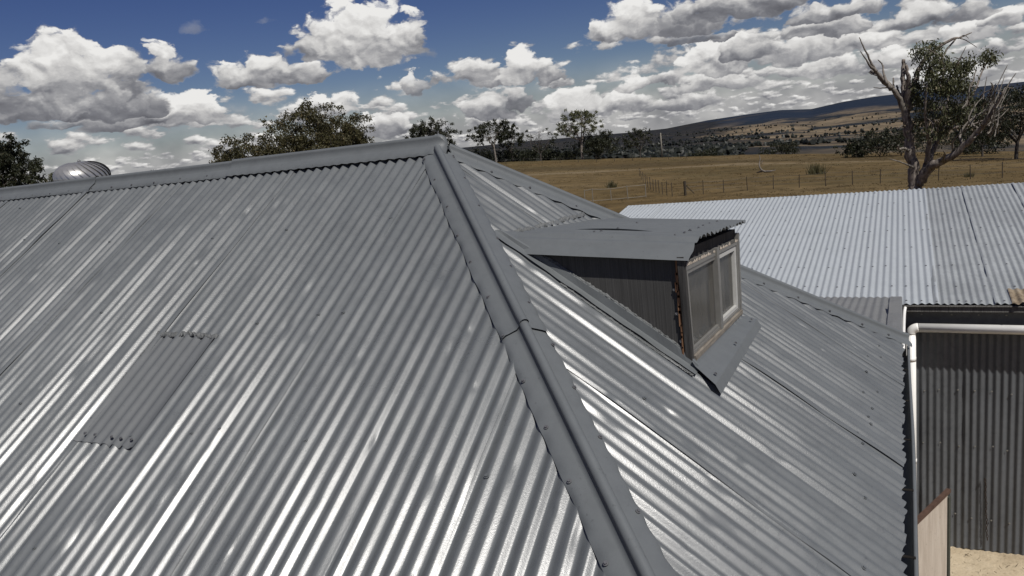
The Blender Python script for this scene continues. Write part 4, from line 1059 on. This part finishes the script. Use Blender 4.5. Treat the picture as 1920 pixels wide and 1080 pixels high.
# ---- the half dead gum beyond the shed, limb by limb
def hero():
    d0 = 45.0; g = polar(1718, 350, d0); base = np.array([g[0], g[1], ground(*g)])
    root = tag(empty('gum_tree', base), 'half dead gum with bare grey limbs around a green crown beyond the pale shed roof', 'tree')
    rg = np.random.default_rng(77)
    fd = unit((g[0] - CX, g[1] - CY, 0))
    def W(px, py, dz=0.0): return at(px, py, d0 + dz) - base
    k = d0 / FPX
    tr, dead = MB(), MB()
    def limb(mb, pts, r0, r1, dz=(0, 0), n=7):
        m = len(pts); P = [W(x, y, dz[0] + (dz[1] - dz[0]) * i / max(1, m - 1)) for i, (x, y) in enumerate(pts)]
        P = smooth_line(P, 5); R = np.linspace(r0 * k, r1 * k, len(P)); L = len(P)
        wob = [P[0]] + [P[i] + rg.normal(0, .18, 3) * R[i] for i in range(1, L - 1)] + [P[-1]]
        mb.tube(wob, list(R * rg.uniform(.92, 1.08, L)), n); return wob
    limb(tr, [(1720, 372), (1718, 350), (1713, 320), (1708, 285), (1703, 250), (1699, 218), (1697, 192)], 10.5, 5.2, n=12)
    limb(tr, [(1697, 196), (1695, 170), (1693, 140), (1694, 112)], 5.2, 2.6, (0, .4))
    limb(tr, [(1700, 200), (1703, 170), (1703, 145), (1699, 122)], 5.5, 2.2, (0, -.5))
    limb(dead, [(1699, 222), (1690, 192), (1674, 168), (1654, 148), (1638, 126), (1624, 98), (1611, 70)], 5, .6, (0, -1.6))
    limb(dead, [(1644, 134), (1632, 124), (1624, 112), (1613, 96)], 2.6, .6, (-1.0, -1.5))
    limb(dead, [(1672, 166), (1655, 150), (1642, 138), (1633, 134)], 5, 2.6, (-.7, .4))
    limb(dead, [(1648, 142), (1636, 139), (1629, 136)], 1.6, .6, (-.4, .4))
    limb(dead, [(1664, 158), (1657, 138), (1655, 122), (1646, 112)], 2.2, .7, (-.9, -.2))
    limb(dead, [(1703, 214), (1690, 200), (1682, 182), (1676, 165), (1675, 146)], 3.6, 1.0, (.3, 1.2))
    limb(dead, [(1699, 196), (1690, 180), (1684, 172), (1682, 160)], 2.6, 1.4, (.2, .5))
    limb(dead, [(1690, 186), (1672, 166), (1650, 165), (1638, 164)], 1.5, .5, (0, .8))
    limb(tr, [(1702, 206), (1712, 172), (1718, 140), (1732, 115), (1756, 92), (1785, 74), (1801, 70), (1822, 61)], 5.5, .7, (0, 1.5))
    limb(dead, [(1798, 71), (1812, 76), (1832, 89)], .9, .4, (1.4, 1.8)); limb(dead, [(1792, 73), (1776, 92), (1766, 112)], 1.3, 1.6, (1.4, .8)); limb(dead, [(1800, 70), (1808, 66), (1816, 72)], .8, .4, (1.4, 1.2))
    big = limb(tr, [(1722, 346), (1736, 322), (1756, 306), (1780, 296), (1806, 274), (1832, 248), (1850, 226), (1866, 200), (1880, 172)], 8.5, 1.2, (0, -2.4), 10)
    for a, b, r in (((1806, 274), [(1800, 252), (1812, 232), (1838, 212), (1862, 196)], 2.6), ((1832, 248), [(1852, 215), (1870, 180), (1884, 142)], 2.0), ((1850, 226), [(1874, 190), (1893, 155), (1905, 137)], 1.8),
                    ((1845, 232), [(1862, 190), (1868, 165), (1889, 122)], 1.5), ((1790, 288), [(1786, 270), (1795, 255), (1815, 240)], 2.2), ((1836, 243), [(1816, 224), (1830, 196), (1846, 180)], 1.8), ((1856, 216), [(1880, 205), (1895, 178)], 1.3),
                    ((1820, 260), [(1845, 238), (1872, 222), (1890, 205)], 1.6), ((1765, 302), [(1772, 290), (1768, 282)], 2.4)):
        limb(dead, [a] + b, r, .45, (rg.uniform(-1.6, -.6), rg.uniform(-3.2, .6)), 6)
    limb(tr, [(1724, 336), (1742, 300), (1756, 268), (1768, 236), (1776, 200), (1778, 160)], 5.5, 1.2, (.2, 2.2), 8)
    limb(tr, [(1738, 306), (1741, 272), (1738, 240), (1734, 205), (1738, 160)], 4.5, 1.0, (.4, -1.2), 7)
    limb(tr, [(1762, 252), (1786, 240), (1815, 236), (1842, 226)], 3.4, 1.0, (1.0, 2.5), 7)
    limb(tr, [(1756, 268), (1788, 232), (1812, 196), (1830, 164), (1838, 142), (1848, 118)], 3.2, .8, (.8, 2.6), 6)
    limb(tr, [(1808, 200), (1822, 160), (1830, 130)], 1.8, .6, (2.0, 3.0), 6)
    limb(dead, [(1838, 182), (1846, 174), (1860, 166), (1868, 156)], 1.4, .5, (2.4, 2.0), 5)
    limb(dead, [(1712, 314), (1692, 305), (1668, 298)], 1.8, .6, (-.3, -1.2), 5)
    limb(dead, [(1707, 286), (1696, 278), (1686, 280), (1684, 272)], 2.6, 1.2, (-.2, -.8), 6)
    limb(dead, [(1702, 244), (1692, 236), (1686, 240)], 1.8, 1.0, (0, -.6), 6)
    for _ in range(46):
        x, y = rg.uniform(1800, 1885), rg.uniform(165, 260); q = [(x, y), (x + rg.uniform(2, 14), y - rg.uniform(6, 22)), (x + rg.uniform(4, 22), y - rg.uniform(18, 44))]
        limb(dead, q, 1.1, .35, (rg.uniform(-2.5, 1), rg.uniform(-3, 1.5)), 4)
    for _ in range(30):
        x, y = rg.uniform(1735, 1800), rg.uniform(120, 260); limb(tr, [(x, y), (x + rg.uniform(-14, 14), y - rg.uniform(8, 20)), (x + rg.uniform(-20, 20), y - rg.uniform(20, 40))], 1.4, .4, (rg.uniform(-1, 1), rg.uniform(-1.5, 2)), 4)
    tr.build('trunk', BARK, root, True); dead.build('dead_limbs', BARKW, root, True)
    P = []
    for (x, y, rx, ry, c) in ((1770, 142, 42, 34, 2600), (1796, 172, 34, 42, 2300), (1745, 165, 34, 38, 1900), (1738, 92, 24, 12, 750), (1722, 102, 10, 14, 260), (1760, 118, 32, 18, 1000), (1856, 104, 17, 9, 520), (1846, 110, 10, 10, 200), (1818, 115, 15, 15, 520), (1808, 128, 14, 16, 400), (1775, 212, 38, 28, 1700), (1728, 205, 18, 36, 1000), (1716, 160, 12, 30, 380), (1752, 244, 30, 16, 560), (1808, 214, 18, 22, 520), (1722, 240, 12, 22, 330)):
        ks = max(3, c // 55); u = rg.normal(size=(ks, 3)); u /= np.linalg.norm(u, axis=1)[:, None]; u *= rg.uniform(.35, 1.0, (ks, 1)) ** .6
        for (a, b, z) in u:
            cc = W(x + a * rx, y + b * ry, z * rx * k * 1.1); n = int(.64 * c / ks * rg.uniform(.4, 1.6))
            P.append(cc + rg.normal(0, 1, (n, 3)) * np.array([.155, .155, .15]))
    leaves('crown', np.concatenate(P), .165, rg, LEAFG, root, .9)
hero()

# ------------------------------------------------------------------ scattered woodland on the far hills
def scatter():
    rg = np.random.default_rng(5); iv, jf = ico(1); V_, F_, n0 = [], [], 0; n = 4300
    az = np.radians(rg.uniform(-34, 12, n)); r = 700 * (4800 / 700) ** (rg.random(n) ** .8)
    x, y = CX + np.sin(az) * r, CY + np.cos(az) * r
    keep = perlin(np.stack([x / 420, y / 420, 0 * x], 1)) + .55 * perlin(np.stack([x / 120, y / 120, 0 * x + 4], 1)) + np.where(az < math.radians(-11), .22, 0) - np.where((r < 1250) & (az > math.radians(-10)), .35, 0) > .04
    x, y, r = x[keep], y[keep], r[keep]; z = height(x, y)
    for a, b, c, rr in zip(x, y, z, r):
        s = rg.uniform(2.2, 5.5) * (1 + .25 * (rr > 2000)); m = 1 + (rr < 1600) * 2
        for _ in range(m):
            q = iv * s * rg.uniform(.6, 1, 3) * (1 + .35 * rg.normal(size=(len(iv), 1))) + np.array([a + rg.normal(0, s * .6), b + rg.normal(0, s * .6), c + s * .75])
            V_.append(q); F_.append(jf + n0); n0 += len(q)
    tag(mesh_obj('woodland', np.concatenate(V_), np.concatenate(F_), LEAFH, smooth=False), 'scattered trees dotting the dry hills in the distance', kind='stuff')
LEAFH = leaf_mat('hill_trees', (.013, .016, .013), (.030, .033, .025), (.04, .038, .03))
scatter()

# ------------------------------------------------------------------ paddock furniture
POST = plain('old_fence_timber', (.06, .05, .038), .9, .1, 0, .3, 12)
POSTW = plain('pale_fence_rail', (.20, .185, .155), .8, .2, 0, .2, 12)
WIRE = plain('fence_wire', (.12, .115, .11), .5, .4, .5, .1, 4)
def fence(label, pts, hgt, r, wires, mat, sq=True, group='paddock fences', rail=None):
    g = [polar(px, 300, d) for px, d in pts]; base = (g[0][0], g[0][1], ground(*g[0])); root = tag(empty('farm_fence', base), label, 'fence', group)
    B = np.array(base); tops = []
    for i, q in enumerate(g):
        z = ground(*q); h = hgt * (1 + .06 * math.sin(i * 2.3)); p = np.array([q[0], q[1], z]) - B; lean = np.array([.03 * math.sin(i * 1.7), .03 * math.cos(i * 2.9), 0])
        m = MB(); m.tube([p + np.array([0, 0, -.15]), p + lean + np.array([0, 0, h])], [r * 1.05, r * .95], 6); m.build('post', mat, root); tops.append((p, h))
    for wv in wires:
        m = MB()
        for (p, h), (q, h2) in zip(tops[:-1], tops[1:]): m.tube([p + np.array([0, 0, h * wv]), (p + q) / 2 + np.array([0, 0, (h + h2) / 2 * wv - .02]), q + np.array([0, 0, h2 * wv])], .006 if rail is None else rail, 4, False)
        m.build('wire' if rail is None else 'rail', WIRE if rail is None else mat, root)
    return root, tops
f, tp = fence('wire fence with widely spaced posts just beyond the pale shed roof', [(1281, 57), (1315, 57.2), (1354, 57.4), (1399, 57.5), (1448, 57.4), (1497, 57.2), (1547, 57), (1598, 56.8), (1650, 56.6), (1760, 56.4), (1820, 56.2), (1880, 56), (1940, 55.8)], 1.0, .028, (.35, .62, .9), POST)
p, h = tp[0]; q = tp[1][0]; m = MB(); m.tube([p + np.array([0, 0, h * .85]), (p + q) * .5 + np.array([0, 0, .1])], .035, 6); m.build('brace', POST, f)
m = MB(); m.tube([p + np.array([0, 0, -.1]), p + np.array([0, 0, h * 1.08])], .10, 8); m.build('strainer_post', POST, f)
fence('dark picket row running away up the dry paddock', [(1256, 57), (1246, 58.5), (1238, 60), (1232, 61.5), (1226, 63), (1221, 65), (1216, 67), (1211, 70), (1207, 74), (1203, 79), (1200, 85), (1197, 92)], 1.05, .03, (.5, .9), POST)
fence('pale rail fence in the paddock right of the hip capping', [(1090, 58), (1105, 58), (1140, 58), (1172, 58), (1206, 58.4)], 1.0, .03, (.95, .1), POSTW, rail=.02)
fence('far boundary fence of thin posts across the upper paddock', [(880 + 34 * i, 168) for i in range(13)], 1.2, .06, (.9,), POST)
def pole():
    g = polar(1242, 300, 188); z = ground(*g); h = at(1241, 249, 188)[2] - z
    root = tag(empty('power_pole', (g[0], g[1], z)), 'plain wooden power pole standing on the paddock crest', 'pole')
    m = MB(); m.tube([(0, 0, -.4), (.0, 0, h)], [.19, .14], 8); m.build('pole_shaft', POSTW, root, True)
    m = MB(); m.box((0, 0, h - .45), (1.3, .14, .14)); m.build('crossarm', POST, root)
pole()
def snag():
    g = polar(1424, 300, 88); z = ground(*g); root = tag(empty('dead_branch', (g[0], g[1], z)), 'fallen dead branch with upright stub lying in the open paddock', 'branch')
    m = MB(); m.tube(smooth_line([(.55, .2, .1), (.15, 0, .35), (-.05, 0, .9), (.05, .1, 1.5), (.0, .1, 2.0)], 4), list(np.linspace(.13, .03, 17)), 6); m.tube([(.5, .2, .12), (1.1, .4, .1), (1.6, .5, .16)], [.12, .09, .04], 6); m.tube([(.1, 0, 1.0), (.35, .1, 1.35)], [.05, .02], 5); m.tube([(.3, .1, .2), (-.4, .2, .05)], [.1, .05], 5)
    m.build('limb', BARKW, root, True)
snag()
def tussock(px, py, d, w, seed, lab):
    g = polar(px, 300, d); z = ground(*g); rg = np.random.default_rng(seed); root = tag(empty('grass_tussock', (g[0], g[1], z)), lab, 'tussock', 'tussocks in the paddock')
    m = MB()
    for _ in range(140):
        a, rr = rg.uniform(0, 2 * PI), rg.uniform(0, w * .5); b = np.array([rr * math.cos(a), rr * math.sin(a), -.02]); t = b + np.array([rg.normal(0, .2) * w, rg.normal(0, .2) * w, rg.uniform(.3, .8) * w]); s = np.array([.02, .015, 0]) * w
        m.add([b - s, b + s, t], [(0, 1, 2)])
    m.build('blades', LEAFO, root)
tussock(1143, 352, 74, 1.0, 1, 'green grass tussock alone in the paddock above the pale rail fence')
tussock(1530, 338, 78, 1.7, 2, 'dark flat tussock in the open paddock left of the dead limbed gum')
tussock(1817, 345, 60, .6, 3, 'small brown tussock right of the dead limbed gum trunk')

def grass():
    rg = np.random.default_rng(15); n = 5000
    az = np.radians(rg.uniform(-33, 9, n)); r = 48 * (185 / 48) ** rg.random(n); x, y = CX + np.sin(az) * r, CY + np.cos(az) * r
    k = perlin(np.stack([x / 9, y / 9, 0 * x], 1)) > -.12; x, y, r = x[k], y[k], r[k]; z = height(x, y); n = len(x)
    B = 7; h = (rg.uniform(.025, .085, (n, 1)) * (1 + r[:, None] / 160)); a = rg.uniform(0, 2 * PI, (n, B)); q = rg.uniform(0, .22, (n, B)) * (1 + r[:, None] / 120)
    bx = x[:, None] + np.cos(a) * q; by = y[:, None] + np.sin(a) * q; bz = np.repeat(z[:, None], B, 1) - .02
    w = .012 * (1 + r[:, None] / 60); p1 = np.stack([bx - w, by, bz], -1); p2 = np.stack([bx + w, by, bz], -1); p3 = np.stack([bx + rg.normal(0, .3, (n, B)) * h, by + rg.normal(0, .3, (n, B)) * h, bz + h * rg.uniform(.6, 1.2, (n, B))], -1)
    v = np.stack([p1, p2, p3], 2).reshape(-1, 3); f = np.arange(len(v)).reshape(-1, 3)
    tag(mesh_obj('grass', v, f, leaf_mat('dry_grass', (.085, .062, .028), (.17, .13, .068), (.24, .19, .11)), smooth=False), 'tufts of dry grass over the paddock', kind='stuff')
grass()
